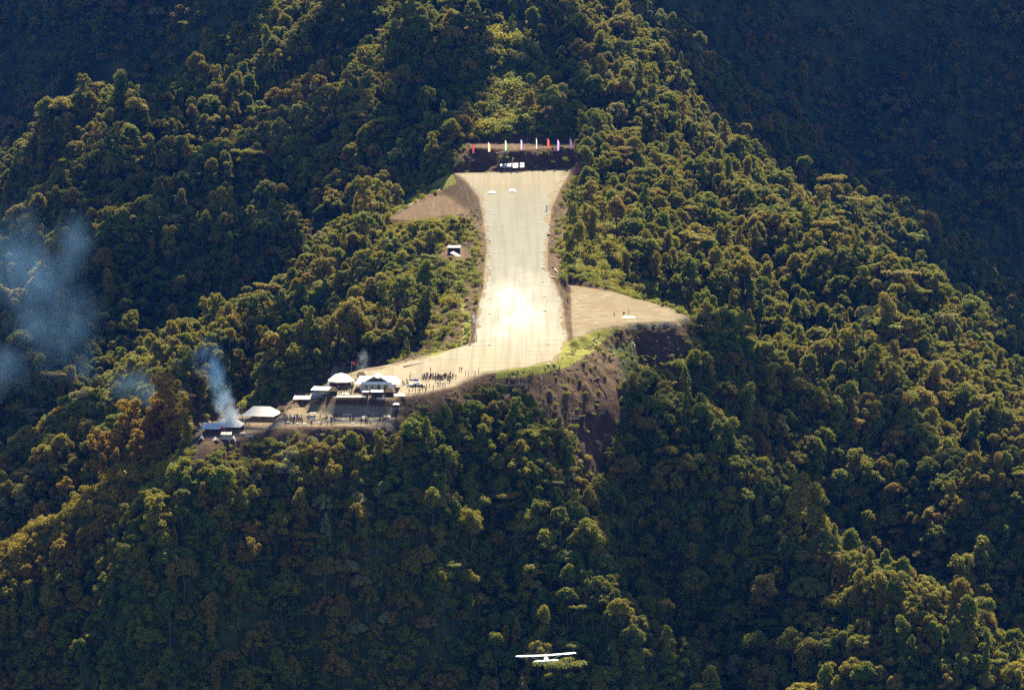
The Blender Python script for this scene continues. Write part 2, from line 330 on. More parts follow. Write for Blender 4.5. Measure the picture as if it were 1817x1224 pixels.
def soil_material():
    k = NT('hillside_soil'); p = k.pos()
    n1 = k.noise(p, .09, 8); n2 = k.noise(p, 1.3, 6)
    green = k.ramp(n1, [(.3, (.018, .030, .008)), (.6, (.05, .06, .016)), (.75, (.09, .08, .03))])
    sp_ = k.n('ShaderNodeSeparateXYZ', {0: p}); ux_ = k.math('ADD', sp_.outputs[0], k.math('MULTIPLY', sp_.outputs[2], .55)); cb = k.n('ShaderNodeCombineXYZ', {0: ux_, 1: k.math('MULTIPLY', sp_.outputs[2], .08), 2: k.math('MULTIPLY', sp_.outputs[1], .04)})
    st = k.math('ADD', k.math('MULTIPLY', k.noise(cb.outputs[0], .75, 7, .7), .5), k.math('MULTIPLY', k.noise(p, .32, 8, .75), .5))
    earth = k.ramp(st, [(.33, (.026, .013, .006)), (.46, (.058, .031, .015)), (.58, (.095, .057, .029)), (.68, (.21, .15, .10)), (.80, (.38, .32, .25))])
    gr = k.ramp(n2, [(.3, (.07, .09, .014)), (.55, (.19, .19, .022)), (.8, (.27, .22, .05))])
    fe = k.math('ADD', k.attr('earth'), k.math('MULTIPLY', k.math('SUBTRACT', n2, .5), 1.2)); fe = k.ramp(fe, [(.42, (0, 0, 0)), (.58, (1, 1, 1))])
    fg = k.math('ADD', k.attr('grass'), k.math('MULTIPLY', k.math('SUBTRACT', n2, .5), 1.0)); fg = k.ramp(fg, [(.42, (0, 0, 0)), (.58, (1, 1, 1))])
    fc = k.math('ADD', k.attr('clay'), k.math('MULTIPLY', k.math('SUBTRACT', n2, .5), .9)); fc = k.ramp(fc, [(.4, (0, 0, 0)), (.6, (1, 1, 1))])
    clay = k.ramp(k.noise(k.mapping(p, (.22, .38, .6)), 1.0, 8, .75), [(.32, (.07, .050, .032)), (.44, (.15, .120, .080)), (.56, (.215, .185, .135)), (.72, (.34, .32, .26))])
    clay = k.mix(k.ramp(k.noise(k.mapping(p, (.05, .03, .05)), 1.0, 4), [(.42, (0, 0, 0)), (.6, (.7, .7, .7))]), clay, (.15, .100, .050))
    clay = k.mix(k.ramp(k.noise(p, .25, 7, .7), [(.45, (0, 0, 0)), (.62, (.75, .75, .75))]), clay, (.13, .105, .07))
    col = k.mix(fe, green, earth); col = k.mix(fc, col, clay); col = k.mix(fg, col, gr)
    m = k.out(col, .92, .15)
    bp = k.n('ShaderNodeBump', {'Strength': .8, 'Distance': .5, 'Height': k.math('ADD', n2, st)}); k.t.links.new(bp.outputs[0], k.b.inputs['Normal']); return m
M['soil'] = soil_material()
def gravel_material():
    k = NT('runway_gravel'); p = k.pos()
    sep = k.n('ShaderNodeSeparateXYZ', {0: p}); y = sep.outputs[1]; x = sep.outputs[0]
    streak = k.noise(k.mapping(p, (.06, .8, .3)), 1.0, 6, .65); fine = k.noise(p, 2.2, 6, .7); blot = k.noise(k.mapping(p, (.09, .035, .05)), 1.0, 4)
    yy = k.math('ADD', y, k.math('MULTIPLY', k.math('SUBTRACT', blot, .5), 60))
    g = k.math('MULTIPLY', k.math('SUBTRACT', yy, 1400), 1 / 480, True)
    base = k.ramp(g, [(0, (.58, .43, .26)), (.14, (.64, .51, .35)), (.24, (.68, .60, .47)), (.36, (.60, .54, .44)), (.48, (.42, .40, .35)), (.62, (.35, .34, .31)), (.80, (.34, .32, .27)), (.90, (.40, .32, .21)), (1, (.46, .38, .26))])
    col = k.mix(k.ramp(streak, [(.40, (.45, .45, .45)), (.56, (0, 0, 0))]), base, (.26, .20, .13))
    col = k.mix(k.ramp(fine, [(.55, (0, 0, 0)), (.75, (.5, .5, .5))]), col, (.75, .70, .60))
    # sun glare painted into the gravel colour as two pale radial patches
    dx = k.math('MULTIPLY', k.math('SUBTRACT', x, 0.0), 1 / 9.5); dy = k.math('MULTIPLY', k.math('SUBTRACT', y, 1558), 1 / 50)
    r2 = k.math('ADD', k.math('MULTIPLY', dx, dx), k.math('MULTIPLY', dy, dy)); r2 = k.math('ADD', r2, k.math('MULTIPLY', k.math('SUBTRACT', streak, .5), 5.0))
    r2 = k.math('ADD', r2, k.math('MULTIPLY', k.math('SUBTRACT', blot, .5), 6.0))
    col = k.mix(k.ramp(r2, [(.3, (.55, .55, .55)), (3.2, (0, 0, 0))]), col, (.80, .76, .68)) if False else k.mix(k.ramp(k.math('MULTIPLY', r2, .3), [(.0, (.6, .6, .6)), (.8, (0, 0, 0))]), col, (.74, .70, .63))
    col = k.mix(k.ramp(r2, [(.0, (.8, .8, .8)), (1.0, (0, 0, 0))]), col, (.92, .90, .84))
    rut = k.noise(k.mapping(p, (.55, .012, .05)), 1.0, 5, .6); col = k.mix(k.ramp(rut, [(.40, (.35, .35, .35)), (.55, (0, 0, 0))]), col, (.20, .17, .13))
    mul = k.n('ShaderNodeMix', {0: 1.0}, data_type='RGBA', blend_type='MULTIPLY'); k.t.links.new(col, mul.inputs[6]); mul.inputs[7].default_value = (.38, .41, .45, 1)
    m = k.out(mul.outputs[2], .8, .12)
    bp = k.n('ShaderNodeBump', {'Strength': .5, 'Distance': .2, 'Height': fine}); k.t.links.new(bp.outputs[0], k.b.inputs['Normal']); return m
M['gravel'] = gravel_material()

# ------------------------------------------------------------------ terrain mesh with soil zones
PXg, PYg, _d = proj(MX.ravel(), MY.ravel(), HZ)
def in_img(poly, px, py): return poly_sd(np.array(poly, float), np.asarray(px, float), np.asarray(py, float))
yok = (MY.ravel() > 1380) & (MY.ravel() < 1900)
earth = np.clip(1 - (HD - 3) / 5, 0, 1)
BAND = [(-20, 990), (120, 912), (250, 848), (350, 800), (500, 788), (500, 800), (370, 820), (265, 866), (135, 932), (-20, 1012)]
SLIDES = [[(760, 720), (860, 672), (960, 655), (1060, 600), (1100, 640), (1110, 700), (1095, 760), (1060, 840), (1040, 860), (1010, 820), (960, 760), (900, 730), (800, 760)],
          [(1130, 580), (1230, 575), (1210, 640), (1190, 700), (1150, 690), (1130, 630)],
          [(860, 480), (845, 600), (735, 645), (740, 600), (780, 530), (830, 490)], [(850, 330), (870, 470), (830, 500), (800, 380), (700, 392), (690, 380)],
          [(970, 340), (1025, 330), (1020, 380), (1000, 440), (990, 500), (970, 480)], [(800, 310), (825, 255), (1025, 250), (1030, 310)],
          [(340, 800), (350, 735), (520, 700), (600, 640), (740, 630), (840, 600), (860, 680), (740, 720), (700, 775), (480, 775)]]
for s in SLIDES: earth = np.maximum(earth, np.where(yok, np.clip(.5 - in_img(s, PXg, PYg) / 16, 0, 1), 0))
GRASS = [[(-20, 985), (-20, 984), (-19, 985)], [(990, 640), (1000, 610), (1060, 585), (1110, 580), (1075, 600), (1050, 625), (1010, 650), (940, 668), (880, 672), (880, 660)],
         [(750, 640), (835, 605), (835, 560), (815, 520), (822, 600), (770, 622)], [(680, 385), (730, 350), (800, 305), (812, 325), (760, 345), (715, 372)]]
grass = np.zeros(len(HZ))
for s in GRASS: grass = np.maximum(grass, np.where(yok, np.clip(.5 - in_img(s, PXg, PYg) / 8, 0, 1), 0))
CLAY = [[(480, 760), (480, 730), (520, 715), (700, 722), (700, 760)], [(1012, 506), (1130, 525), (1235, 565), (1200, 580), (1060, 586), (1016, 604)], [(575, 700), (590, 650), (740, 650), (700, 712)], [(345, 785), (350, 750), (440, 735), (500, 730), (500, 760)]]
clay = np.clip(.55 - HS[0] / 2, 0, 1)
for s in CLAY: clay = np.maximum(clay, np.where(yok, np.clip(.5 - in_img(s, PXg, PYg) / 8, 0, 1), 0))
nx, ny = len(GX), len(GY)
verts = np.c_[MX.ravel(), MY.ravel(), HZ]
ii = (np.arange(ny - 1)[:, None] * nx + np.arange(nx - 1)[None]).ravel()
faces = np.c_[ii, ii + 1, ii + nx + 1, ii + nx]
me = bpy.data.meshes.new('terrain'); me.vertices.add(len(verts)); me.vertices.foreach_set('co', verts.ravel())
me.loops.add(faces.size); me.loops.foreach_set('vertex_index', faces.ravel().astype(np.int32))
me.polygons.add(len(faces)); me.polygons.foreach_set('loop_start', (np.arange(len(faces)) * 4).astype(np.int32))
me.polygons.foreach_set('use_smooth', np.ones(len(faces), bool))
for nm, a in (('earth', earth), ('grass', grass), ('clay', clay)):
    at = me.attributes.new(nm, 'FLOAT', 'POINT'); at.data.foreach_set('value', a.astype(np.float32))
me.materials.append(M['soil']); me.update(); me.validate()
terrain = bpy.data.objects.new('terrain', me); C.objects.link(terrain); setp(terrain, kind='structure')

# ------------------------------------------------------------------ runway sheet draped over its pad
STRIP_PX = [(812, 309.5), (870, 308), (1004, 303), (992, 328), (976, 350), (970, 420), (967, 470), (974, 490), (988, 510), (995, 540), (1000, 575), (1004, 600), (996, 622), (980, 640),
            (930, 651), (862, 661), (805, 685), (750, 697), (700, 702), (690, 690), (640, 662), (690, 650), (775, 630), (846, 606), (845, 570), (858, 520), (867, 490), (865, 430),
            (860, 380), (852, 350), (834, 325)]
sp = np.array([plane_hit(x, y, RA, RB) for x, y in STRIP_PX])
sx = np.arange(-60, 45, .25); sy = np.arange(1395, 1885, 1.0); SXm, SYm = np.meshgrid(sx, sy)
sdv = poly_sd(sp, SXm.ravel(), SYm.ravel()) + .7 * nfield(SXm.ravel(), SYm.ravel(), 26, 19) + .5 * nfield(SXm.ravel(), SYm.ravel(), 7, 9) + .25 * nfield(SXm.ravel(), SYm.ravel(), 2.5, 4)
keep = (sdv < 0).reshape(SXm.shape)
sz = H(SXm.ravel(), SYm.ravel()) + .06
kc = keep[:-1, :-1] & keep[1:, :-1] & keep[:-1, 1:] & keep[1:, 1:]
jj, kk = np.nonzero(kc); n_ = len(sx); a = jj * n_ + kk; fs = np.c_[a, a + 1, a + n_ + 1, a + n_]
us, inv = np.unique(fs, return_inverse=True); inv = inv.reshape(fs.shape)
vv = np.c_[SXm.ravel(), SYm.ravel(), sz][us]
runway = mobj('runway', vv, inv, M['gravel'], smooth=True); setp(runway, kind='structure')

#@@TREES
# ------------------------------------------------------------------ tree kinds
def cards(pts, nrm, size, rng):
    n = len(pts); r = rng.normal(size=(n, 3)); nn = nrm + .55 * r; nn /= np.linalg.norm(nn, axis=1)[:, None]
    t = np.cross(nn, rng.normal(size=(n, 3))); t /= np.linalg.norm(t, axis=1)[:, None] + 1e-9; b = np.cross(nn, t)
    s = (size * rng.uniform(.55, 1.35, n))[:, None]; s2 = s * rng.uniform(.45, .9, (n, 1))
    q = np.stack([pts - t * s + b * s2 * rng.uniform(-.5, .3, (n, 1)), pts - b * s2, pts + t * s + b * s2 * rng.uniform(-.3, .5, (n, 1)), pts + b * s2 + nn * s * .25], 1)
    return q.reshape(-1, 3), np.arange(4 * n).reshape(-1, 4)
def crown(lobes, n, size, rng, low=-.35):
    L = np.array(lobes); wts = L[:, 3] * L[:, 4]; idx = rng.choice(len(L), n, p=wts / wts.sum()); l = L[idx]
    d = rng.normal(size=(n, 3)); d /= np.linalg.norm(d, axis=1)[:, None]
    d[:, 2] = np.where(d[:, 2] < low, -d[:, 2], d[:, 2])
    rr = np.cbrt(rng.uniform(.35, 1.12, n))[:, None] * (1 + .12 * rng.normal(size=(n, 1)))
    rad = np.c_[l[:, 3], l[:, 3], l[:, 4]]; p = l[:, :3] + d * rad * rr; nr = d / rad; nr /= np.linalg.norm(nr, axis=1)[:, None]
    return cards(p, nr, size, rng)
def dome_lobes(R_, zc, rz, k, rl, rng, flat=.8, shell=.75):
    out = []
    for i in range(k):
        d = rng.normal(size=3); d /= np.linalg.norm(d); d[2] = abs(d[2]) * 1.1 - .25
        q = shell * rng.uniform(.75, 1.15); r = rl * rng.uniform(.7, 1.3)
        out.append((d[0] * R_ * q, d[1] * R_ * q, zc + d[2] * rz * q, r, r * flat))
    return out
def make_trunk(top, r0, lobes, rng, nl=8):
    mb = MB(); sw = rng.normal(size=2) * .35
    ax = [(0, 0, -4.5), (sw[0] * .3, sw[1] * .3, 0), (sw[0], sw[1], top * .5), (0, 0, top)]
    mb.tube(ax, [r0 * 1.3, r0 * 1.1, r0 * .8, r0 * .4], 7)
    for l in [lobes[i] for i in rng.choice(len(lobes), min(nl, len(lobes)), replace=False)]:
        st = Vector((sw[0] * .5, sw[1] * .5, min(top * rng.uniform(.5, .85), l[2] - .5))); e = Vector(l[:3])
        mid = st.lerp(e, .5) + Vector((0, 0, -.3)); mb.tube([st, mid, e], [r0 * .42, r0 * .28, r0 * .12], 5)
    return mb
KIND_TXT = []
PROTO = []      # (crown mesh, trunk mesh, radius, height)
protos = bpy.data.collections.new('forest_sources')
def make_kind(txt, lobes, n, size, seed, r0=.28, low=-.35, leaf='leaf'):
    rng = np.random.default_rng(seed); lobes = [tuple(l) for l in lobes]
    v, f = crown(lobes, n, size, rng, low); L = np.array(lobes); top = float(L[:, 2].max()) * .9
    tb = make_trunk(top, r0 * .8, lobes, rng)
    co = mobj('crown', v, f, M[leaf], link=False); to = tb.build('trunk', [M['bark']], link=False, smooth=True)
    nv = len(v); jo = mobj('tree_%02d' % len(PROTO), list(map(tuple, v)) + tb.v, [tuple(x) for x in f] + [tuple(i + nv for i in x) for x in tb.f], [M[leaf], M['bark']],
                           midx=[0] * len(f) + [1] * len(tb.f), link=False)
    protos.objects.link(jo)
    PROTO.append((co.data, to.data, float((np.abs(v[:, :2])).max()), float(v[:, 2].max()))); KIND_TXT.append(txt)
def rg(s): return np.random.default_rng(s)
make_kind('broad domed', dome_lobes(4.4, 10.5, 4.4, 34, 1.25, rg(1)), 7279, 0.264, 1, low=-.7)
make_kind('tall oval', dome_lobes(2.9, 12.5, 6.0, 30, 1.15, rg(2)), 6160, 0.256, 2, low=-.8)
make_kind('flat topped', [(*(rg(30 + i).uniform(-4.2, 4.2, 2)), 13.5 + rg(60 + i).uniform(-.8, .8) - .0, 1.7, .7) for i in range(16)] + [(*(rg(90 + i).uniform(-2.6, 2.6, 2)), 10 + rg(120 + i).uniform(-1, 1), 1.4, .7) for i in range(8)], 5320, 0.272, 3)
make_kind('small round', dome_lobes(3.0, 7.5, 3.4, 22, 1.1, rg(4)), 5040, 0.248, 4, .2, low=-.8)
make_kind('ragged many-headed', [(*(rg(200 + i).uniform(-3.6, 3.6, 2)), rg(230 + i).uniform(9, 16), 1.5, 1.3) for i in range(13)], 4760, 0.288, 5)
make_kind('vine-hung columnar', [(*(rg(300 + i).uniform(-1.5, 1.5, 2)), 3 + i * .62, 1.35 + .2 * math.sin(i), 1.4) for i in range(22)], 5320, 0.272, 6, .24, -.9)
make_kind('sparse feathery', dome_lobes(3.6, 12, 4.4, 18, 1.1, rg(7), .9, .9), 2660, 0.304, 7)
make_kind('wide spreading', dome_lobes(5.6, 11, 4.2, 52, 1.3, rg(8), .75, .85), 9800, 0.272, 8, .38, low=-.6)
make_kind('clumpy domed', dome_lobes(4.4, 11, 5.0, 26, 1.4, rg(9), .9, .9), 6720, 0.264, 9, low=-.7)
make_kind('tall uneven', [(*(rg(400 + i).uniform(-2.9, 2.9, 2) * (1.25 - i * .035)), 7.5 + i * .5 + rg(430 + i).uniform(-1.5, 1.5), rg(460 + i).uniform(.8, 1.7), rg(490 + i).uniform(.7, 1.4)) for i in range(22)], 5040, 0.272, 10)
make_kind('leaning lopsided', [(a_[0] + 1.6 + .25 * a_[2] - 3, a_[1], a_[2], a_[3], a_[4]) for a_ in dome_lobes(3.8, 12, 3.4, 18, 1.5, rg(11))], 5040, 0.280, 11)
make_kind('tufted', dome_lobes(3.7, 12.5, 3.6, 28, .95, rg(12), 1.0, 1.05), 5040, 0.248, 12, low=-.7)
make_kind('narrow pointed', [(*(rg(600 + i).uniform(-1, 1, 2) * (2.9 - i * .105)), 3.5 + i * .62, 1.3 - i * .035, .9) for i in range(22)], 5040, 0.240, 13, .2, -.8)
make_kind('tall slender small-headed', dome_lobes(2.3, 17.0, 2.0, 12, 1.0, rg(14), .9, .9), 2380, 0.256, 14, .22, -.7)
make_kind('nearly bare pale', dome_lobes(3.4, 11.5, 4.5, 12, .8, rg(15), 1, 1), 260, .30, 15, .26)
NK = len(PROTO)
KMEANR = [p[2] for p in PROTO]; KH = [p[3] for p in PROTO]
shr = bpy.data.collections.new('undergrowth_sources')
for i in range(5):
    r = rg(500 + i); lb = [(*(r.uniform(-1.1, 1.1, 2)), r.uniform(.3, 1.3 + .25 * i), r.uniform(.5, .9), r.uniform(.5, .8)) for _ in range(8 + i)]
    v, f = crown(lb, 900, .15, r, -.9); shr.objects.link(mobj('shrub_%d' % i, v, f, M['shrub'], link=False))

# ------------------------------------------------------------------ where trees stand
CLEAR = [[(684, 392), (700, 362), (800, 302), (826, 250), (1024, 248), (1034, 300), (1014, 345), (1004, 420), (996, 486), (1130, 518), (1245, 572), (1235, 640), (1215, 720), (1190, 720), (1150, 690), (1110, 690),
          (1105, 760), (1050, 770), (1065, 850), (1040, 850), (1015, 810), (985, 770), (930, 712), (860, 690), (800, 716), (752, 724), (700, 790), (345, 800), (340, 745), (420, 715), (505, 695), (560, 672), (640, 655), (725, 640),
          (742, 600), (790, 530), (845, 480), (835, 400), (800, 388)]]
LOWVEG = [[(684, 392), (800, 385), (852, 400), (856, 500), (845, 570), (780, 560), (720, 530), (690, 480), (650, 430)], [(985, 340), (1060, 330), (1120, 440), (1140, 520), (990, 490)], [(560, 735), (760, 715), (830, 700), (800, 760), (700, 800), (560, 800)], [(0, 985), (200, 870), (350, 795), (480, 780), (520, 800), (420, 840), (280, 880), (120, 960), (0, 1060)]]
# parts of the picture that must stay open (nothing tall grows between them and the slope below)
OPEN_PX = [(806, 262), (826, 246), (1022, 246), (1028, 300), (996, 330), (985, 380), (975, 478), (1000, 500), (1130, 526), (1226, 566), (1222, 605), (1190, 640), (1120, 650), (1085, 700), (1095, 760), (1060, 800), (1030, 760), (940, 690), (860, 672), (800, 700), (748, 712),
           (700, 750), (600, 764), (480, 768), (440, 784), (350, 790), (350, 750), (380, 738), (428, 716), (500, 718), (520, 700), (585, 655), (700, 642), (770, 628), (842, 600), (838, 550), (858, 480), (850, 380), (700, 388), (790, 335), (840, 330)]
HUT_PX = [(788, 428), (822, 430), (826, 462), (788, 464)]
def scatter(spacing_fn, seed):
    r = np.random.default_rng(seed); out = []
    y = 1190.0
    while y < 2900:
        s = spacing_fn(y); hw = (y + 60) * 0.165 + 30
        if y < 1380: hw += 16
        xs = np.arange(-hw, hw, s); xs = xs + r.uniform(-.48, .48, len(xs)) * s + r.uniform(0, s); ys = y + r.uniform(-.48, .48, len(xs)) * s
        out.append(np.c_[xs, ys]); y += s * .95
    return np.concatenate(out)
TP = scatter(lambda y: 3.6 if y < 1700 else (4.3 if y < 2250 else 6.0), 21)
tz = H(TP[:, 0], TP[:, 1]); px, py, dd = proj(TP[:, 0], TP[:, 1], tz)
r = np.random.default_rng(77)
inwin = (TP[:, 1] < 1905)
clr = np.zeros(len(TP), bool)
for c_ in CLEAR: clr |= inwin & (in_img(c_, px, py) < 3)
pd = samp(HDG, TP[:, 0], TP[:, 1]); clr |= pd < 3; bd_ = in_img(BAND, px, py); clr |= inwin & (bd_ < 0)
clr |= inwin & (TP[:, 1] < 1425) & (px < 400) & (bd_ < 34) & (r.uniform(size=len(TP)) < .72)
low = np.zeros(len(TP), bool)
for c_ in LOWVEG: low |= inwin & (in_img(c_, px, py) < 0)
low |= (np.hypot(px - 905, py - 165) + 25 * nfield(px, py, 60, 12) < 90) & (TP[:, 1] > 1900)
low &= r.uniform(size=len(TP)) < .85
hscale = r.lognormal(-.05, .30, len(TP)) * (1 + .12 * nfield(TP[:, 0], TP[:, 1], 60, 8))
hscale = np.clip(hscale, .5, 1.9) * .635
hscale = np.where(low, hscale * r.uniform(.30, .62, len(TP)), hscale)
kind = r.choice(NK, len(TP), p=np.array([10, 8, 5, 9, 8, 8, 7, 6, 9, 6, 6, 7, 5, 4, 2]) / 100)
em = r.uniform(size=len(TP)) < .035; hscale = np.where(em & ~low, hscale * 1.35, hscale)
crest = (px > -60) & (px < 345) & (TP[:, 1] > 1366) & (TP[:, 1] < 1415); kind = np.where(crest, r.choice([6, 5, 1, 9], len(TP)), kind); hscale = np.where(crest, np.clip(hscale * 1.15, .7, 1.3), hscale)
keepm = ~clr & ~(low & (r.uniform(size=len(TP)) < .55))
RM = np.array(KMEANR); HM = np.array(KH)
openp = np.array(OPEN_PX, float)
def top_hits(sc):
    hit = np.zeros(len(TP), bool)
    for fz, fr in ((1, 0), (.85, -.7), (.85, .7), (.6, -.9), (.6, .9), (.5, 0)):
        qx, qy, _ = proj(TP[:, 0] + fr * RM[kind] * sc, TP[:, 1], tz + HM[kind] * sc * fz)
        hit |= (in_img(OPEN_PX, qx, qy) < 0) | (in_img(HUT_PX, qx, qy) < 0) | (in_img(BAND, qx, qy) < 0) | (in_img([(1030, 760), (1075, 760), (1070, 840), (1045, 845)], qx, qy) < 0)
    return hit & (TP[:, 1] < 1870)
for fct in (.7, .65, .6):
    h_ = top_hits(hscale); hscale = np.where(h_, hscale * fct, hscale)
keepm &= ~top_hits(hscale)
cull = (px > -480) & (px < 2300) & (py > -90) & (py < 1330 + 60)
TPk = np.nonzero(keepm)[0]
TP, tz, kind, hscale, px, py, cull, low = TP[TPk], tz[TPk], kind[TPk], hscale[TPk], px[TPk], py[TPk], cull[TPk], low[TPk]
cull |= True & (py > -400) & (py < -89) & (np.abs(px - 908) < 1350)
TP, tz, kind, hscale, px, py, low = TP[cull], tz[cull], kind[cull], hscale[cull], px[cull], py[cull], low[cull]
rz = r.uniform(0, 6.283, len(TP)); wsc = hscale ** .85 * r.uniform(.76, 1.15, len(TP)); tilt = r.normal(0, .04, (len(TP), 2))

# the 300 that show largest become things of their own: sort by apparent visible size
cx, cyp, dd = proj(TP[:, 0], TP[:, 1], tz + HM[kind] * hscale * .8)
rad_px = RM[kind] * wsc / dd * FPX; size_px = rad_px * HM[kind] * hscale / dd * FPX
def visible(idx):
    vis = []
    t = np.linspace(.75, .997, 120)
    for i in idx:
        p = np.array([TP[i, 0], TP[i, 1], tz[i] + HM[kind[i]] * hscale[i] * .85]); o = np.array([0, 0, CAMZ])
        q = o + (p - o) * t[:, None]; vis.append(bool((q[:, 2] > H(q[:, 0], q[:, 1]) + 1).all()))
    return np.array(vis)
cand = np.nonzero((cx > 8) & (cx < 1809) & (cyp > 8) & (cyp < 1190) & (~low))[0]
# how much of each crown a taller neighbour in front covers
order = cand[np.argsort(TP[cand, 1])]
cover = {}
allf = np.argsort(TP[:, 1]); fx, fy, fr, fY = cx[allf], cyp[allf], rad_px[allf], TP[allf, 1]
for i in cand:
    m_ = (fY < TP[i, 1] - 2) & (np.abs(fx - cx[i]) < (fr + rad_px[i]) * .62) & (np.abs(fy - cyp[i]) < (fr + rad_px[i]) * .5)
    cover[i] = int(m_.sum())
score = np.array([size_px[i] / (1 + 1.2 * cover[i]) for i in cand])
pick = cand[np.argsort(-score)][:520]; pick = pick[visible(pick)][:296]
isind = np.zeros(len(TP), bool); isind[pick] = True

def gn_scatter(name, pts, rot, scl, idx, coll):
    me = bpy.data.meshes.new(name); me.vertices.add(len(pts)); me.vertices.foreach_set('co', np.asarray(pts, np.float32).ravel())
    for nm, arr, ty in (('rot', rot, 'FLOAT_VECTOR'), ('scl', scl, 'FLOAT_VECTOR')):
        me.attributes.new(nm, ty, 'POINT').data.foreach_set('vector', np.asarray(arr, np.float32).ravel())
    me.attributes.new('kid', 'INT', 'POINT').data.foreach_set('value', np.asarray(idx, np.int32)); me.update()
    o = bpy.data.objects.new(name, me); C.objects.link(o)
    g = bpy.data.node_groups.new(name + '_scatter', 'GeometryNodeTree')
    g.interface.new_socket('Geometry', in_out='INPUT', socket_type='NodeSocketGeometry'); g.interface.new_socket('Geometry', in_out='OUTPUT', socket_type='NodeSocketGeometry')
    N = g.nodes.new; gi = N('NodeGroupInput'); go = N('NodeGroupOutput'); ip = N('GeometryNodeInstanceOnPoints'); ci = N('GeometryNodeCollectionInfo')
    ci.inputs['Collection'].default_value = coll; ci.inputs['Separate Children'].default_value = True; ci.inputs['Reset Children'].default_value = True
    def na(n, ty): x = N('GeometryNodeInputNamedAttribute'); x.data_type = ty; x.inputs['Name'].default_value = n; return x.outputs['Attribute']
    L = g.links.new
    L(gi.outputs[0], ip.inputs['Points']); L(ci.outputs[0], ip.inputs['Instance']); ip.inputs['Pick Instance'].default_value = True
    L(na('kid', 'INT'), ip.inputs['Instance Index']); L(na('scl', 'FLOAT_VECTOR'), ip.inputs['Scale'])
    er = N('FunctionNodeEulerToRotation'); L(na('rot', 'FLOAT_VECTOR'), er.inputs[0]); L(er.outputs[0], ip.inputs['Rotation']); L(ip.outputs[0], go.inputs[0])
    md = o.modifiers.new('scatter', 'NODES'); md.node_group = g; return o
m_ = ~isind
forest = gn_scatter('forest', np.c_[TP[m_], tz[m_] - .3], np.c_[tilt[m_], rz[m_]], np.c_[wsc[m_], wsc[m_], hscale[m_]], kind[m_], protos)
setp(forest, 'dense rainforest canopy of domed olive crowns covering the mountain slopes', 'forest', kind='stuff')

def region(x, y):
    if y < 250:
        if x < 420: return 'on the upper left spur'
        if x < 800: return 'on the slope up and left of the flags'
        if x < 1040: return 'on the slope straight above the flags'
        if x < 1260: return 'on the crest up and right of the flags'
        return 'on the dark far slope'
    if y < 420:
        if x < 400: return 'at the foot of the upper left spur'
        if x < 850: return 'left of the dirt terrace'
        if x < 1250: return 'beside the upper right edge of the strip'
        return 'on the right skyline ridge'
    if y < 600:
        if x < 300: return 'in the smoky valley at the left'
        if x < 600: return 'on the ridge above the smoke column'
        if x < 870: return 'on the slope left of the middle of the strip'
        if x < 1300: return 'on the slope above the bare right pad'
        return 'on the right ridge level with the bare pad'
    if y < 760:
        if x < 400: return 'on the valley side left of the smoke column'
        if x < 750: return 'behind the white roofed settlement'
        if x < 1150: return 'beside the bare slide under the apron'
        if x < 1450: return 'below the bare right pad'
        return 'on the right ridge under the skyline'
    if y < 900:
        if x < 350: return 'on the golden crest left of the tents'
        if x < 700: return 'just below the settlement'
        if x < 1100: return 'on the spur just under the apron edge'
        if x < 1450: return 'on the upper part of the lower right spur'
        return 'on the steep slope at the right edge'
    if y < 1050:
        if x < 300: return 'below the golden crest'
        if x < 700: return 'halfway down the slope below the settlement'
        if x < 1100: return 'halfway down the spur under the apron'
        if x < 1450: return 'in the dark gully right of the spur'
        return 'halfway down the lower right spur'
    if x < 350: return 'in the bottom left corner of the shaded slope'
    if x < 850: return 'at the bottom left of the flying aeroplane'
    if x < 1150: return 'around the flying aeroplane'
    if x < 1500: return 'right of the flying aeroplane'
    return 'at the foot of the lower right spur'
ORD = ['first', 'second', 'third', 'fourth', 'fifth', 'sixth', 'seventh', 'eighth', 'ninth', 'tenth', 'eleventh', 'twelfth', 'thirteenth', 'fourteenth', 'fifteenth']
def rank_labels(items, fmt_one, fmt_many):
    """items: (key, x, thing) -> a label that counts from the left inside each key"""
    by = {}
    for k, x, t in items: by.setdefault(k, []).append((x, t))
    for k, l in by.items():
        l.sort(key=lambda q: q[0])
        for i, (x, t) in enumerate(l):
            if len(l) == 1: t['label'] = fmt_one % k
            else:
                pos = 'leftmost' if i == 0 else ('rightmost' if i == len(l) - 1 else (ORD[i] if i < 15 else '%dth' % (i + 1)).replace('21th', '21st').replace('22th', '22nd').replace('23th', '23rd') + ' from left')
                t['label'] = fmt_many % (k[0], k[1], pos)
            if len(t['label'].split()) > 16: t['label'] = t['label'].replace('very tall', 'huge').replace('many-headed ', '').replace('nearly ', '').replace(' the ', ' ', 1).replace(' straight', '')
lab = []
for i in sorted(pick, key=lambda i: TP[i, 1]):
    t = empty('rainforest_tree', (TP[i, 0], TP[i, 1], tz[i] - .3)); t.rotation_euler = (tilt[i, 0], tilt[i, 1], rz[i]); t.scale = (wsc[i], wsc[i], hscale[i])
    setp(t, None, 'tree', 'rainforest trees standing out of the canopy')
    for nm, me_ in (('crown', PROTO[kind[i]][0]), ('trunk', PROTO[kind[i]][1])):
        c = bpy.data.objects.new(nm, me_); C.objects.link(c); c.parent = t
    sz_ = 'very tall' if hscale[i] > 1.15 else ('tall' if hscale[i] > .85 else 'smaller')
    lab.append(((sz_ + ' ' + KIND_TXT[kind[i]] + ' tree', region(cx[i], cyp[i])), cx[i], t))
rank_labels([((k[0].replace('vine-hung columnar', 'columnar'), k[1]), x, t) for k, x, t in lab], '%s %s', '%s %s, %s')

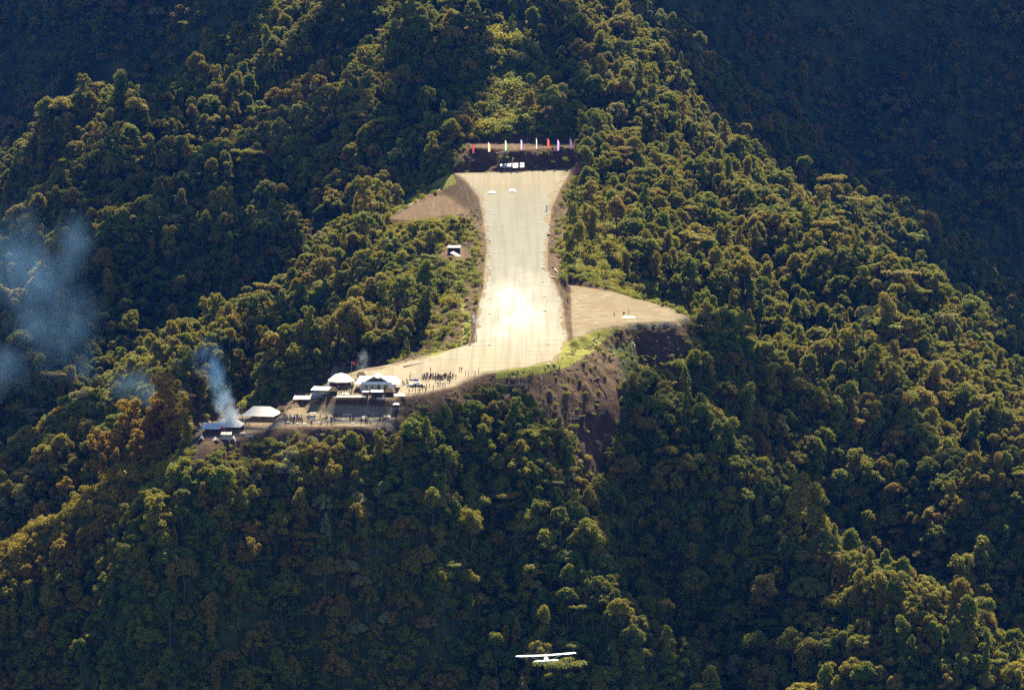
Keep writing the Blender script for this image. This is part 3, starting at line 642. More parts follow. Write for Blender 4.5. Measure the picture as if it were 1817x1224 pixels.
# undergrowth on every slope, thicker where the ground was cleared
UP = scatter(lambda y: 2.2 if y < 1900 else (3.0 if y < 2120 else 5.5), 31)
uz = H(UP[:, 0], UP[:, 1]); ux, uy, _ = proj(UP[:, 0], UP[:, 1], uz); upd = samp(HDG, UP[:, 0], UP[:, 1])
r = np.random.default_rng(3)
bare = np.zeros(len(UP)); uin = UP[:, 1] < 1905
for q_, s in enumerate(SLIDES): bare = np.maximum(bare, np.where(uin & (in_img(s, ux, uy) < 4), (.35 if q_ == 1 else .80), 0))
bare = np.where(upd < 1.2, 1.0, bare)
ug = np.zeros(len(UP), bool)
for s in GRASS[1:]: ug |= uin & (in_img(s, ux, uy) < 2)
bare = np.where(ug, .85, bare)
clump = nfield(UP[:, 0], UP[:, 1], 22, 6)
k_ = (r.uniform(size=len(UP)) > np.where(bare > .5, bare - .10 * (clump > .9), .12)) & (uy > -60) & (uy < 1400)
k_ &= ~((upd < 1.2))
lv = np.zeros(len(UP), bool)
for c_ in LOWVEG[:2] + LOWVEG[3:] + [BAND]: lv |= uin & (in_img(c_, ux, uy) < 0)
lv |= (np.hypot(ux - 905, uy - 165) < 115) & (UP[:, 1] > 1900)
lv = lv[k_]; UP, uz, upd = UP[k_], uz[k_], upd[k_]
far_ = (UP[:, 1] > 1900); us_ = np.clip(r.lognormal(0, .3, len(UP)), .5, 1.9) * np.where(far_ & lv, 1.9, 1) * np.where(upd < 8, .6, 1.0) * np.where(lv, 1.05, .9)
qx, qy, _ = proj(UP[:, 0], UP[:, 1], uz + 2.2 * us_); blk = (in_img(OPEN_PX, qx, qy) < 0) & (UP[:, 1] < 1870); us_ = np.where(blk, us_ * .45, us_)
und = gn_scatter('undergrowth', np.c_[UP, uz - .15], np.c_[np.zeros((len(UP), 2)), r.uniform(0, 6.28, len(UP))], np.c_[us_ * 1.2, us_ * 1.2, us_], r.integers(0, 5, len(UP)), shr)
setp(und, 'bright green and yellow scrub covering the ground between trees and banks', 'undergrowth', kind='stuff')
rub = bpy.data.collections.new('rubble_sources'); M['rock'] = mat('broken_rock', (.26, .20, .14), .9, .1, nscale=2, namt=.5); M['stick'] = mat('grey_branch', (.34, .28, .20), .9, .1)
for i in range(4):
    bm = bmesh.new(); bmesh.ops.create_icosphere(bm, subdivisions=1, radius=.5)
    for v in bm.verts: v.co *= 1 + .6 * mnoise.noise(v.co * 2 + Vector((i * 7, 0, 0))); v.co.z *= .6
    me_ = bpy.data.meshes.new('rock'); bm.to_mesh(me_); bm.free(); me_.materials.append(M['rock']); rub.objects.link(bpy.data.objects.new('rock_%d' % i, me_))
for i in range(3): rub.objects.link(MB().tube([(-1.6, 0, .1), (0, .2 * i, .2), (1.8, 0, .12)], [.13, .10, .05], 5).tube([(.2, .1, .15), (.9, .7, .5)], [.06, .03], 4).build('stick_%d' % i, [M['stick']], link=False))
RPt = scatter(lambda y: 1.9, 91); RPt = RPt[(RPt[:, 1] > 1370) & (RPt[:, 1] < 1900)]; rz_h = H(RPt[:, 0], RPt[:, 1]); rx, ry, _ = proj(RPt[:, 0], RPt[:, 1], rz_h); rpd = samp(HDG, RPt[:, 0], RPt[:, 1]); r = np.random.default_rng(8)
insl = np.zeros(len(RPt), bool)
for s_ in SLIDES: insl |= in_img(s_, rx, ry) < 6
insl &= (rpd > .3) & (r.uniform(size=len(RPt)) < np.clip(.35 + .4 * nfield(RPt[:, 0], RPt[:, 1], 14, 44), .03, .9)); RPt, rz_h = RPt[insl], rz_h[insl]
q_ = r.lognormal(-.3, .5, len(RPt)); rb_ = gn_scatter('rubble', np.c_[RPt, rz_h], np.c_[r.normal(0, .3, (len(RPt), 2)), r.uniform(0, 6.28, len(RPt))], np.c_[q_, q_, q_], r.integers(0, 7, len(RPt)), rub)
setp(rb_, 'broken rock and branches strewn over the bare earth banks', 'rubble', kind='stuff')
# ------------------------------------------------------------------ object materials
M['white'] = mat('white_paint', (.82, .83, .86), .45, .4, nscale=.8, namt=.12)
def cloth_mat(name, c, tr=.45):
    m = mat(name, c, .7, .2, nscale=1.2, namt=.12); t = m.node_tree; b = t.nodes['Principled BSDF']; tb = t.nodes.new('ShaderNodeBsdfTranslucent'); tb.inputs[0].default_value = (*c, 1)
    ms = t.nodes.new('ShaderNodeMixShader'); ms.inputs[0].default_value = tr; t.links.new(b.outputs[0], ms.inputs[1]); t.links.new(tb.outputs[0], ms.inputs[2]); t.links.new(ms.outputs[0], t.nodes['Material Output'].inputs[0]); return m
M['whitecloth'] = cloth_mat('white_tarpaulin', (.84, .84, .84), .4)
M['metalroof'] = mat('pale_blue_sheet_metal', (.60, .68, .80), .5, .4, nscale=.7, namt=.2)
M['rustroof'] = mat('weathered_sheet_metal', (.33, .37, .40), .6, .3, nscale=1.1, namt=.45, col2=(.20, .15, .12))
M['cream'] = mat('cream_plank_wall', (.62, .54, .38), .8, .2, nscale=2, namt=.2)
M['brown'] = mat('dark_woven_wall', (.07, .045, .03), .9, .1, nscale=3, namt=.4)
M['wood'] = mat('timber', (.20, .13, .08), .85, .15, nscale=4, namt=.35)
M['glass'] = mat('dark_window', (.02, .025, .035), .15, .6)
M['black'] = mat('black_rubber', (.02, .02, .02), .7, .2)
M['red'] = mat('red_cloth', (.55, .05, .035), .7, .2); M['orange'] = mat('orange_cloth', (.75, .30, .04), .7, .2)
M['blue'] = mat('blue_tarpaulin', (.03, .07, .42), .55, .3, nscale=2, namt=.3)
M['ltblue'] = cloth_mat('light_blue_print', (.22, .50, .90), .8); M['grey'] = mat('grey_metal', (.30, .31, .33), .5, .5)
M['stone'] = mat('white_painted_stone', (.80, .80, .76), .8, .2, nscale=2, namt=.15)
M['log'] = mat('bleached_log', (.55, .50, .42), .85, .1, nscale=2, namt=.3)
M['dkprint'] = mat('dark_print', (.16, .16, .26), .6, .2); M['yellow'] = mat('yellow_paint', (.80, .48, .04), .5, .4)
def flagm(n, c): M[n] = cloth_mat(n, c, .65); return M[n]

# ------------------------------------------------------------------ houses and shelters of the settlement
def slab_roof(mb, x0, x1, y0, y1, zf, zb, th=.08, m=0): mb.slab([(x0, y0, zf), (x1, y0, zf), (x1, y1, zb), (x0, y1, zb)], th, m)
def corrug(mb, x0, x1, y0, y1, zf, zb, m=0, pitch=.45, th=.05):   # ribbed sheet: its ridges are real
    n = max(4, int((x1 - x0) / pitch)); n += n % 2; vs = []; N = 2 * n + 1
    for yy, zz in ((y0, zf), (y1, zb)):
        for i in range(N): vs.append((x0 + (x1 - x0) * i / (N - 1), yy, zz + (.05 if i % 2 else 0)))
    lo = [(a, b, c - th) for a, b, c in vs]; fs = [(i, i + 1, N + i + 1, N + i) for i in range(N - 1)] + [(2 * N + i + 1, 2 * N + i, 3 * N + i, 3 * N + i + 1) for i in range(N - 1)]
    fs += [(i + 1, i, 2 * N + i, 2 * N + i + 1) for i in range(N - 1)] + [(N + i, N + i + 1, 3 * N + i + 1, 3 * N + i) for i in range(N - 1)] + [(0, N, 3 * N, 2 * N), (2 * N - 1, N - 1, 3 * N - 1, 4 * N - 1)]
    mb.add(vs + lo, fs, m)
def place(px, py, dz=0): g = ground_at(px, py); g.z += dz; return g
g = place(669, 694); house = empty('house', g, R(-4))
setp(house, 'cream walled house with a pale blue roof and front gable beside the apron', 'house')
MB().box(-5.8, 5.8, 0, 7, -.8, 2.5).build('wall', [M['cream']], house)
rf = MB(); E = 2.5
rf.add([(-7.5, -1.0, E), (7.5, -1.0, E), (7.5, 8, E), (-7.5, 8, E), (-6.2, 3.5, E + 2.3), (6.2, 3.5, E + 2.3), (-7.5, -1.0, E - .12), (7.5, -1.0, E - .12), (7.5, 8, E - .12), (-7.5, 8, E - .12)],
       [(0, 1, 5, 4), (1, 2, 5), (2, 3, 4, 5), (3, 0, 4), (7, 6, 9, 8), (6, 7, 1, 0), (7, 8, 2, 1), (8, 9, 3, 2), (9, 6, 0, 3)])
for i in range(30): x = -7.2 + i * .497; rf.tube([(x, -1.02, E + .02), (max(-6.1, min(6.1, x * .83)), 3.4, E + 2.28)], .025, 4)
roof = rf.build('roof', [M['metalroof']], house)
gb = MB(); z0 = E + .03
gb.add([(-5.6, -1.6, z0), (0, -1.6, z0 + 3.25), (5.6, -1.6, z0), (0, 3.6, z0 + 3.25), (-4.6, 3.6, z0 + .5), (4.6, 3.6, z0 + .5)], [(0, 4, 3, 1), (1, 3, 5, 2)])
gb.add([(-5.6, -1.6, z0 - .14), (0, -1.6, z0 + 3.1), (5.6, -1.6, z0 - .14), (0, -1.6, z0 + 3.25), (-5.6, -1.6, z0), (5.6, -1.6, z0)], [(0, 1, 3, 4), (1, 2, 5, 3)])
gr = gb.build('front_gable_roof', [M['white']], roof)
MB().box(-5.2, 5.2, -1.45, -1.3, z0 - .05, z0 + .85).build('pediment_board', [M['metalroof']], house)
MB().add([(-2.6, -1.52, z0 + .9), (2.6, -1.52, z0 + .9), (0, -1.52, z0 + 2.2), (-2.6, -1.3, z0 + .9), (2.6, -1.3, z0 + .9), (0, -1.3, z0 + 2.2)], [(0, 1, 2), (3, 5, 4), (0, 3, 4, 1), (1, 4, 5, 2), (2, 5, 3, 0)]).build('gable_vent', [M['brown']], house)
for x in (-3.6, -1.7):
    wf = MB().box(x - .62, x + .62, -.06, .02, 1.0, 2.05).build('window', [M['white']], house)
    MB().box(x - .52, x + .52, -.09, -.062, 1.08, 1.97).build('pane', [M['glass']], wf); MB().box(x - .03, x + .03, -.12, -.092, 1.08, 1.97).build('mullion', [M['white']], wf)
for x in (.6, 2.9):
    d_ = MB().box(x - .45, x + .45, -.08, .02, .05, 2.1).build('door', [M['wood']], house); MB().box(x + .3, x + .36, -.13, -.082, 1.0, 1.1).build('handle', [M['grey']], d_)
wf = MB().box(4.0, 5.2, -.06, .02, 1.1, 2.1).build('window', [M['white']], house); MB().box(4.1, 5.1, -.09, -.062, 1.2, 2.0).build('pane', [M['white']], wf)
for x in (-5.3, -2.6, 1.7, 5.3): MB().tube([(x, -1.3, -.6), (x, -1.3, E - .02)], .08, 6).build('porch_post', [M['white']], house)

g = place(607, 690); hall = empty('assembly_hall', g, R(6)); setp(hall, 'big open hall under a faceted white canvas roof, left of the gabled house', 'hall')
oc = [(math.cos(R(22.5 + 45 * i)), math.sin(R(22.5 + 45 * i))) for i in range(8)]
rf = MB(); vs = [(4.5 * a * 1.05, 5.2 + 5.8 * b, 2.3) for a, b in oc] + [(2.2 * a, 5.2 + 2.2 * b, 4.3) for a, b in oc] + [(4.5 * a * 1.05, 5.2 + 5.8 * b, 2.1) for a, b in oc] + [(0, 5.2, 4.9)]
fs = [(i, (i + 1) % 8, 8 + (i + 1) % 8, 8 + i) for i in range(8)] + [(16 + i, 16 + (i + 1) % 8, (i + 1) % 8, i) for i in range(8)] + [(8 + i, 8 + (i + 1) % 8, 24) for i in range(8)] + [tuple(range(23, 15, -1))]
rf.add(vs, fs); rf.build('roof', [M['whitecloth']], hall)
for a, b in oc: MB().tube([(4.2 * a, 5.2 + 5.2 * b, -.8), (4.2 * a, 5.2 + 5.2 * b, 2.15)], .1, 6).build('post', [M['wood']], hall)
MB().box(-3.6, 3.4, 5.6, 5.75, -.6, 2.1).build('back_wall', [M['brown']], hall)
MB().box(-3.9, -.4, .9, 1.0, -.6, 1.35).build('front_wall', [M['brown']], hall)
cv = MB(); pts = [(-4.7, 2.0, 2.3), (-5.0, 1.6, 1.3), (-5.0, 1.0, .3), (-4.3, -.2, -.5), (-3.4, -.8, -.7)]
for p, q in zip(pts, pts[1:]): cv.slab([(p[0], p[1], p[2]), (q[0], q[1], q[2]), (q[0] + .9, q[1] + .5, q[2] + .1), (p[0] + .9, p[1] + .5, p[2] + .1)], .03)
cv.build('side_curtain', [M['whitecloth']], hall)
g = place(624, 668); fl = empty('flagpole', g); setp(fl, 'thin pole with a small red flag behind the faceted white roof', 'flag')
MB().tube([(0, 0, -.5), (0, 0, 5.2)], .05, 6).build('pole', [M['grey']], fl); MB().slab([(0, 0, 5.2), (1.3, .2, 5.0), (1.2, -.1, 4.1), (0, 0, 4.3)], .02).build('flag', [M['red']], fl)

def shelter(name, label, cat, px, py, w_, d_, hf, hb, roofm, wallm, rz=0, walls=('back',), hip=False, dz=0, group=None):
    g = place(px, py, dz); t = empty(name, g, R(rz)); setp(t, label, cat, group)
    mb = MB()
    if hip:
        zt = hb; e = .35
        mb.add([(-w_ / 2 - e, -e, hf), (w_ / 2 + e, -e, hf), (w_ / 2 + e, d_ + e, hf), (-w_ / 2 - e, d_ + e, hf), (-w_ * .28, d_ / 2, zt), (w_ * .28, d_ / 2, zt), (-w_ / 2 - e, -e, hf - .1), (w_ / 2 + e, -e, hf - .1), (w_ / 2 + e, d_ + e, hf - .1), (-w_ / 2 - e, d_ + e, hf - .1)],
               [(0, 1, 5, 4), (1, 2, 5), (2, 3, 4, 5), (3, 0, 4), (7, 6, 9, 8), (6, 7, 1, 0), (7, 8, 2, 1), (8, 9, 3, 2), (9, 6, 0, 3)])
    else: corrug(mb, -w_ / 2 - .3, w_ / 2 + .3, -.4, d_ + .4, hf, hb)
    mb.build('roof', [roofm], t)
    n = max(2, int(w_ / 2.6) + 1)
    for i in range(n):
        x = -w_ / 2 + w_ * i / (n - 1); MB().tube([(x, 0, -1.5), (x, 0, hf - .06)], .08, 6).build('post', [M['wood']], t)
    hb2 = hf - .12 if hip else hb - .3
    if 'back' in walls: MB().box(-w_ / 2, w_ / 2, d_ - .12, d_, -1.2, hb2).build('back_wall', [wallm], t)
    if 'front' in walls: MB().box(-w_ / 2 + .12, w_ / 2 - .12, .1, .2, -1.2, hf * .62).build('front_wall', [wallm], t)
    if 'bench' in walls:
        b = MB().box(-w_ / 2 + .4, w_ / 2 - .4, 1, 1.5, .45, .52); b.box(-w_ / 2 + .6, -w_ / 2 + .7, 1, 1.5, -.4, .45); b.box(w_ / 2 - .7, w_ / 2 - .6, 1, 1.5, -.4, .45); b.build('bench', [M['wood']], t)
    return t
shelter('long_hut', 'low hut with a white sheet roof sloping up to the right, nearest the faceted hall', 'hut', 570, 702, 6.6, 3.6, 1.9, 2.6, M['white'], M['rustroof'], -12, ('back', 'front'))
shelter('open_shelter', 'open shelter with a white lean-to roof at the left end of the bank', 'shelter', 535, 717, 5.2, 3.6, 1.7, 2.4, M['whitecloth'], M['brown'], -4, ('back', 'bench'))
shelter('grey_hut', 'low hut with a blue-grey rusty sheet roof between two white roofed shelters', 'hut', 561, 713, 4.6, 3.0, 1.6, 2.2, M['rustroof'], M['wood'], -12, ('back', 'front'))
shelter('roof_awning', 'long low white awning stretched along the top of the dark dirt bank', 'awning', 623, 709.5, 9.2, 2.2, 1.0, 1.15, M['whitecloth'], M['brown'], 0, ('bench',))
shelter('kiosk', 'small brown kiosk with a thin white roof in front of the gabled house', 'kiosk', 669, 706, 3.6, 2.4, 2.0, 2.3, M['white'], M['brown'], 3, ('back', 'front'))
shelter('market_stall', 'tiny stall with a white cloth top left of the brown kiosk', 'stall', 648, 705, 1.8, 1.6, 1.8, 2.0, M['whitecloth'], M['wood'], -8, ('back', 'bench'))
shelter('pavilion', 'largest white hipped tent roof in the left group, right of the smoking fire', 'pavilion', 457, 748, 10.6, 11.0, 1.9, 4.6, M['whitecloth'], M['brown'], -12, ('back',), True)
shelter('canteen', 'white hipped roof half hidden by smoke in the middle of the left group', 'canteen', 403, 768, 8.2, 9.0, 2.0, 4.2, M['whitecloth'], M['brown'], -6, ('back', 'bench'), True)
shelter('cook_hut', 'white lean-to roofed cook hut at the left end of the left group', 'hut', 374, 771, 5.6, 5.6, 1.9, 3.2, M['whitecloth'], M['brown'], -4, ('back', 'front'))
shelter('store_shed', 'small shed with a grey sheet roof under the smoky white canteen roof', 'shed', 401, 780, 3.0, 2.4, 1.7, 2.2, M['rustroof'], M['grey'], 0, ('back', 'front'))
def ridge_tent(px, py, w_, h_, d_, label, rz=0):
    t = empty('ridge_tent', place(px, py), R(rz)); setp(t, label, 'tent', 'white ridge tents on the crest')
    MB().add([(-w_ / 2, 0, -.3), (0, 0, h_), (w_ / 2, 0, -.3), (-w_ / 2, d_, -.3), (0, d_, h_), (w_ / 2, d_, -.3)], [(0, 3, 4, 1), (1, 4, 5, 2), (3, 5, 4)]).build('canvas', [M['whitecloth']], t)
    MB().tube([(0, .02, -.3), (0, .02, h_ + .15)], .05, 6).build('pole', [M['wood']], t); MB().slab([(.1, -.02, h_ * .9), (w_ * .42, .1, -.2), (w_ * .30, .5, -.2), (.1, .2, h_ * .85)], .02).build('door_flap', [M['whitecloth']], t)
ridge_tent(357, 783, 2.6, 1.9, 2.6, 'pointed white tent at the far left end of the settlement')
ridge_tent(384, 784, 3.0, 1.5, 2.6, 'wide low white tent below the red awning', 12)
ridge_tent(413, 782, 1.8, 1.5, 2.0, 'narrow white tent right of the grey store shed', -8)
t = empty('shade_cloth', place(392, 770), R(5)); setp(t, 'dull red cloth awning hung in front of the smoky white roof', 'awning')
MB().slab([(-1.6, 0, 1.7), (1.6, 0, 1.8), (1.6, 1.6, 2.2), (-1.6, 1.6, 2.1)], .03).build('cloth', [M['red']], t)
for x in (-1.55, 1.55): MB().tube([(x, .05, -.5), (x, .05, 1.7)], .05, 6).build('pole', [M['wood']], t)

# timber edge along the foot of the dark bank
def heap(name, label, cat, px, py, w_, d_, h_, mats, seed, group=None, ncol=1):
    r = random.Random(seed); g = place(px, py); N = 14; vs = []; fs = []; mi = []
    for j in range(N + 1):
        for i in range(N + 1):
            u, v = i / N * 2 - 1, j / N * 2 - 1; rr = max(0, 1 - (abs(u) ** 2.4 + abs(v) ** 2.4)) ** .5
            vs.append((u * w_ / 2 + r.uniform(-.05, .05), v * d_ / 2, -.15 + h_ * rr * (.75 + .5 * mnoise.noise(Vector((u * 2, v * 2, seed)))) + r.uniform(-.03, .03)))
    for j in range(N):
        for i in range(N): a = j * (N + 1) + i; fs.append((a, a + 1, a + N + 2, a + N + 1)); mi.append(0 if ncol == 1 else int(mnoise.noise(Vector((i * .35, j * .35, seed + 3))) > .12))
    b = len(vs); vs += [(v[0], v[1], -.5) for v in vs[:]]
    o = mobj(name, vs, fs, mats, midx=mi, smooth=True); o.location = g; setp(o, label, cat, group); return o
cg = empty('supply_pile', place(736, 685)); setp(cg, 'pile of supplies under white and blue sheets with an orange-red parasol at the crowd end', 'supply pile')
for k_, (x, y, w_, h_, m1, nm) in enumerate([(-1.6, 0, 2.6, 1.5, 'whitecloth', 'white_sheet'), (.6, .6, 3.0, 2.1, 'whitecloth', 'white_sheet'), (.5, 2.2, 2.0, 3.0, 'blue', 'blue_sheet'), (1.9, .2, 2.2, 1.3, 'whitecloth', 'white_sheet')]):
    r = random.Random(k_ + 50); vs = []; fs = []; n = 10
    for j in range(n + 1):
        for i in range(n + 1):
            u, v = i / n * 2 - 1, j / n * 2 - 1; rr = max(0, 1 - (abs(u) ** 3 + abs(v) ** 3)) ** .4
            vs.append((x + u * w_ / 2, y + v * w_ / 2, -.3 + h_ * rr * (.8 + .4 * mnoise.noise(Vector((u * 1.7, v * 1.7, k_ * 5))))))
    fs = [(j * (n + 1) + i, j * (n + 1) + i + 1, (j + 1) * (n + 1) + i + 1, (j + 1) * (n + 1) + i) for j in range(n) for i in range(n)]
    mobj(nm, vs, fs, [M[m1]], cg, smooth=True)
cr = MB()
for k_ in range(7): x = -1.6 + k_ * .75; cr.box(x, x + .62, -1.9, -1.2, -.4, .35 + .25 * (k_ % 3))
cr.build('dark_crates', [M['brown']], cg)
um = empty('parasol', place(733, 672)); setp(um, 'orange-red and white parasol open above the crowd', 'parasol')
cn = MB(); n = 12
for i in range(n): a0, a1 = 6.283 * i / n, 6.283 * (i + 1) / n; cn.add([(0, 0, 2.7), (1.05 * math.cos(a0), 1.05 * math.sin(a0), 2.2), (1.05 * math.cos(a1), 1.05 * math.sin(a1), 2.2)], [(0, 1, 2)], i % 2)
cn.build('canopy', [M['red'], M['whitecloth']], um); MB().tube([(0, 0, -.3), (0, 0, 2.7)], .04, 6).build('pole', [M['grey']], um)
heap('ground_sheet', 'crumpled white sheet spread on the ground right of the house', 'tarpaulin', 708, 699, 4.4, 9, .35, [M['whitecloth']], 4)
heap('sack_row', 'line of pale sacks laid on the ramp down to the lower terrace', 'sacks', 703, 716, 2.2, 5, .6, [M['stone']], 8)
heap('ground_sheet', 'bright white sheet spread on the bare right pad', 'tarpaulin', 1115, 561.5, 5.2, 8, .35, [M['whitecloth']], 5)
t = empty('barrel', place(1107, 557)); setp(t, 'white and orange barrel standing behind the sheet on the right pad', 'barrel')
MB().tube([(0, 0, -.1), (0, 0, .1), (0, 0, .9), (0, 0, .95)], [.35, .38, .38, .33], 12).build('body', [M['orange']], t, True); MB().tube([(0, 0, .95), (0, 0, 1.15)], [.36, .30], 12).build('lid', [M['white']], t, True)

# hut by the left edge of the strip
t = empty('roadside_hut', place(805, 452), R(-6)); setp(t, 'dark hut walled with blue sheeting beside the left edge of the strip', 'hut')
corrug(mb := MB(), -2.6, 2.6, -.4, 3.4, 2.8, 3.4); mb.build('roof', [M['rustroof']], t)
MB().box(-2.3, 2.3, .3, 3.0, -1.0, 2.6).build('wall', [M['brown']], t); MB().box(-2.33, -.3, .18, .27, -.3, 1.3).build('blue_sheet', [M['blue']], t); MB().box(1.9, 2.45, .15, .28, -.3, 2.6).build('blue_sheet', [M['blue']], t)
for x in (-2.4, 0, 2.4): MB().tube([(x, -.2, -1), (x, -.2, 2.75)], .08, 6).build('post', [M['wood']], t)
t = empty('tilted_awning', place(807, 457), R(-4)); setp(t, 'white sheet awning tilted in front of the blue walled hut', 'awning')
MB().slab([(-1.9, -1.2, 1.9), (1.3, -1.8, .5), (2.6, -.6, .8), (-.6, .6, 2.5)], .04).build('cloth', [M['whitecloth']], t)
for x, y, z in ((-1.8, -1.15, 1.85), (1.3, -1.7, .5), (-.6, .5, 2.4)): MB().tube([(x, y, -1.2), (x, y, z)], .05, 6).build('pole', [M['wood']], t)
t = empty('push_cart', place(799, 461), R(-25)); setp(t, 'small yellow-orange cart parked below the tilted white awning', 'cart')
MB().add([(-1.0, -.5, .45), (1.0, -.5, .45), (1.0, .5, .45), (-1.0, .5, .45), (-1.25, -.65, 1.2), (1.25, -.65, 1.2), (1.25, .65, 1.2), (-1.25, .65, 1.2)], [(3, 2, 1, 0), (0, 1, 5, 4), (1, 2, 6, 5), (2, 3, 7, 6), (3, 0, 4, 7)]).build('tray', [M['yellow']], t)
for s in (-.72, .72): MB().tube([(.2, s - .06, .4), (.2, s + .06, .4)], .4, 14).build('wheel', [M['black']], t)
MB().tube([(-1.1, 0, .9), (-2.2, 0, 1.1)], .04, 6).build('handle', [M['grey']], t)

# clutter of the village
def thatch_hut(px, py, w_, label, rz):
    t = empty('thatched_hut', place(px, py), R(rz)); setp(t, label, 'hut', 'small thatched huts')
    MB().box(-w_ / 2, w_ / 2, 0, w_ * .8, -.8, 1.5).build('wall', [M['brown']], t)
    MB().add([(-w_ * .7, -.5, 1.4), (w_ * .7, -.5, 1.4), (w_ * .7, w_ * .8 + .5, 1.4), (-w_ * .7, w_ * .8 + .5, 1.4), (-w_ * .3, w_ * .4, 2.7), (w_ * .3, w_ * .4, 2.7)], [(0, 1, 5, 4), (1, 2, 5), (2, 3, 4, 5), (3, 0, 4), (3, 2, 1, 0)]).build('roof', [M['thatch']], t)
    MB().box(-.35, .35, -.06, -.002, -.2, 1.2).build('door', [M['black']], t)
M['thatch'] = mat('straw_thatch', (.26, .19, .10), .95, .1, nscale=6, namt=.5)
thatch_hut(592, 701, 2.4, 'brown thatched hut in front of the faceted hall', 10); thatch_hut(690, 703, 2.6, 'brown thatched hut at the right corner of the gabled house', -8); thatch_hut(500, 734, 2.4, 'brown thatched hut at the right end of the white pavilion', 5); thatch_hut(641, 674, 2.6, 'brown thatched hut tucked between the hall and the gabled house', 0)
def wood_pile(px, py, label, rz, n=9):
    mb = MB(); r = random.Random(px)
    for i in range(n): y = (i % 3) * .26 + r.uniform(-.04, .04); z = .1 + (i // 3) * .24; mb.tube([(-1.3 + r.uniform(-.3, .2), y, z), (1.3 + r.uniform(-.2, .3), y + r.uniform(-.1, .1), z)], .12, 6)
    o = mb.build('wood_pile', [M['log']], smooth=True); o.location = place(px, py); o.rotation_euler = (0, 0, R(rz)); setp(o, label, 'wood pile', 'stacks of cut wood')
wood_pile(552, 741, 'stack of pale poles on the left part of the lower terrace', 12); wood_pile(676, 709, 'stack of pale poles at the foot of the brown kiosk', -5); wood_pile(442, 776, 'stack of pale poles below the white pavilion', 20); wood_pile(616, 738, 'stack of pale poles at the foot of the dark bank', 3)
for x, y, w_, d_, lb, mt in [(556, 733, 3.4, 2.2, 'grey sheet laid over poles at the left foot of the dark bank', 'rustroof'), (612, 698, 3.0, 3.4, 'white sheet spread on the yard before the hall', 'whitecloth'), (646, 740, 2.4, 2.0, 'white sheet at the foot of the dark bank', 'whitecloth'), (688, 738, 2.0, 4.0, 'white sheet at the right end of the lower terrace', 'whitecloth'), (520, 739, 2.6, 1.8, 'blue sheet at the left end of the lower terrace', 'blue'), (430, 768, 2.4, 2.2, 'white sheet between the canteen and the pavilion', 'whitecloth')]:
    heap('ground_sheet', lb, 'tarpaulin', x, y, w_, d_, .5, [M[mt]], x)
for x, y, lb in [(581, 699, 'rough pole fence at the left edge of the hall yard'), (706, 728, 'rough pole fence beside the ramp to the lower terrace'), (480, 757, 'rough pole fence at the left end of the lower terrace')]:
    t = empty('pole_fence', place(x, y), R(8)); setp(t, lb, 'fence')
    for i in range(6): MB().tube([(-2.5 + i, random.Random(i + x).uniform(-.1, .1), -.6), (-2.5 + i, 0, 1.1)], .06, 6).build('post', [M['log']], t)
    MB().tube([(-2.6, -.08, .9), (2.6, -.08, .85)], .045, 6).tube([(-2.6, -.08, .45), (2.6, -.08, .5)], .045, 6).build('rail', [M['log']], t)

# ------------------------------------------------------------------ feather banners on the head bank
FL = [(840, 276, 259, 'dull red', (.30, .05, .04), None), (868, 272, 256, 'white with an orange edge', (.85, .84, .80), (.80, .35, .03)), (898, 270, 252, 'white and green', (.75, .85, .80), (.02, .35, .08)),
      (926, 268, 251, 'white and violet', (.70, .65, .85), (.18, .06, .45)), (952, 267, 248, 'thin pale yellow and white', (.75, .78, .70), None), (973, 266, 249, 'orange-red', (.50, .10, .05), None),
      (991, 270, 251, 'lilac and white', (.50, .48, .85), (.25, .10, .50)), (1013, 267, 249, 'dark violet', (.16, .12, .32), None)]
for k_, (x, yb, yt, nm, c1, c2) in enumerate(FL):
    g = place(x, yb); hgt = max(3.8, (yb - yt) * g.y / FPX + .8); thin = .2 if 'thin' in nm else .48
    t = empty('feather_banner', g, R(random.Random(k_).uniform(-15, 15))); setp(t, '%s feather banner on the dirt bank, %s' % (nm, ['leftmost of the eight', 'second from the left', 'third from the left', 'fourth from the left', 'fourth from the right', 'third from the right', 'second from the right', 'rightmost of the eight'][k_]), 'banner', 'feather banners along the head of the strip')
    MB().tube([(-thin, 0, -.8), (-thin, 0, hgt * .8), (-thin * .5, 0, hgt * .97), (thin * .5, 0, hgt)], .04, 6).build('pole', [M['grey']], t)
    vs = []; n = 9
    for i in range(n):
        f = i / (n - 1); z = .7 + (hgt - .8) * f; wd = thin * (1 - .55 * max(0, f - .75) / .25); yb_ = .12 * math.sin(f * 5 + k_)
        vs += [(-thin, yb_ * .3, z), (-thin + wd * 1.1, yb_, z), (-thin + wd * 2, yb_ * 1.6, z - .12)]
    f1 = [(i * 3, i * 3 + 1, i * 3 + 4, i * 3 + 3) for i in range(n - 1)]; f2 = [(i * 3 + 1, i * 3 + 2, i * 3 + 5, i * 3 + 4) for i in range(n - 1)]
    back = [(a, b + .025, c) for a, b, c in vs]; nv = len(vs); fb = [tuple(nv + q for q in reversed(ff)) for ff in f1 + f2]
    mobj('cloth', vs, f1 + f2, [flagm('flag_cloth_%d' % k_, c1), flagm('flag_trim_%d' % k_, c2 or c1)], t, midx=[0] * len(f1) + [1] * len(f2))
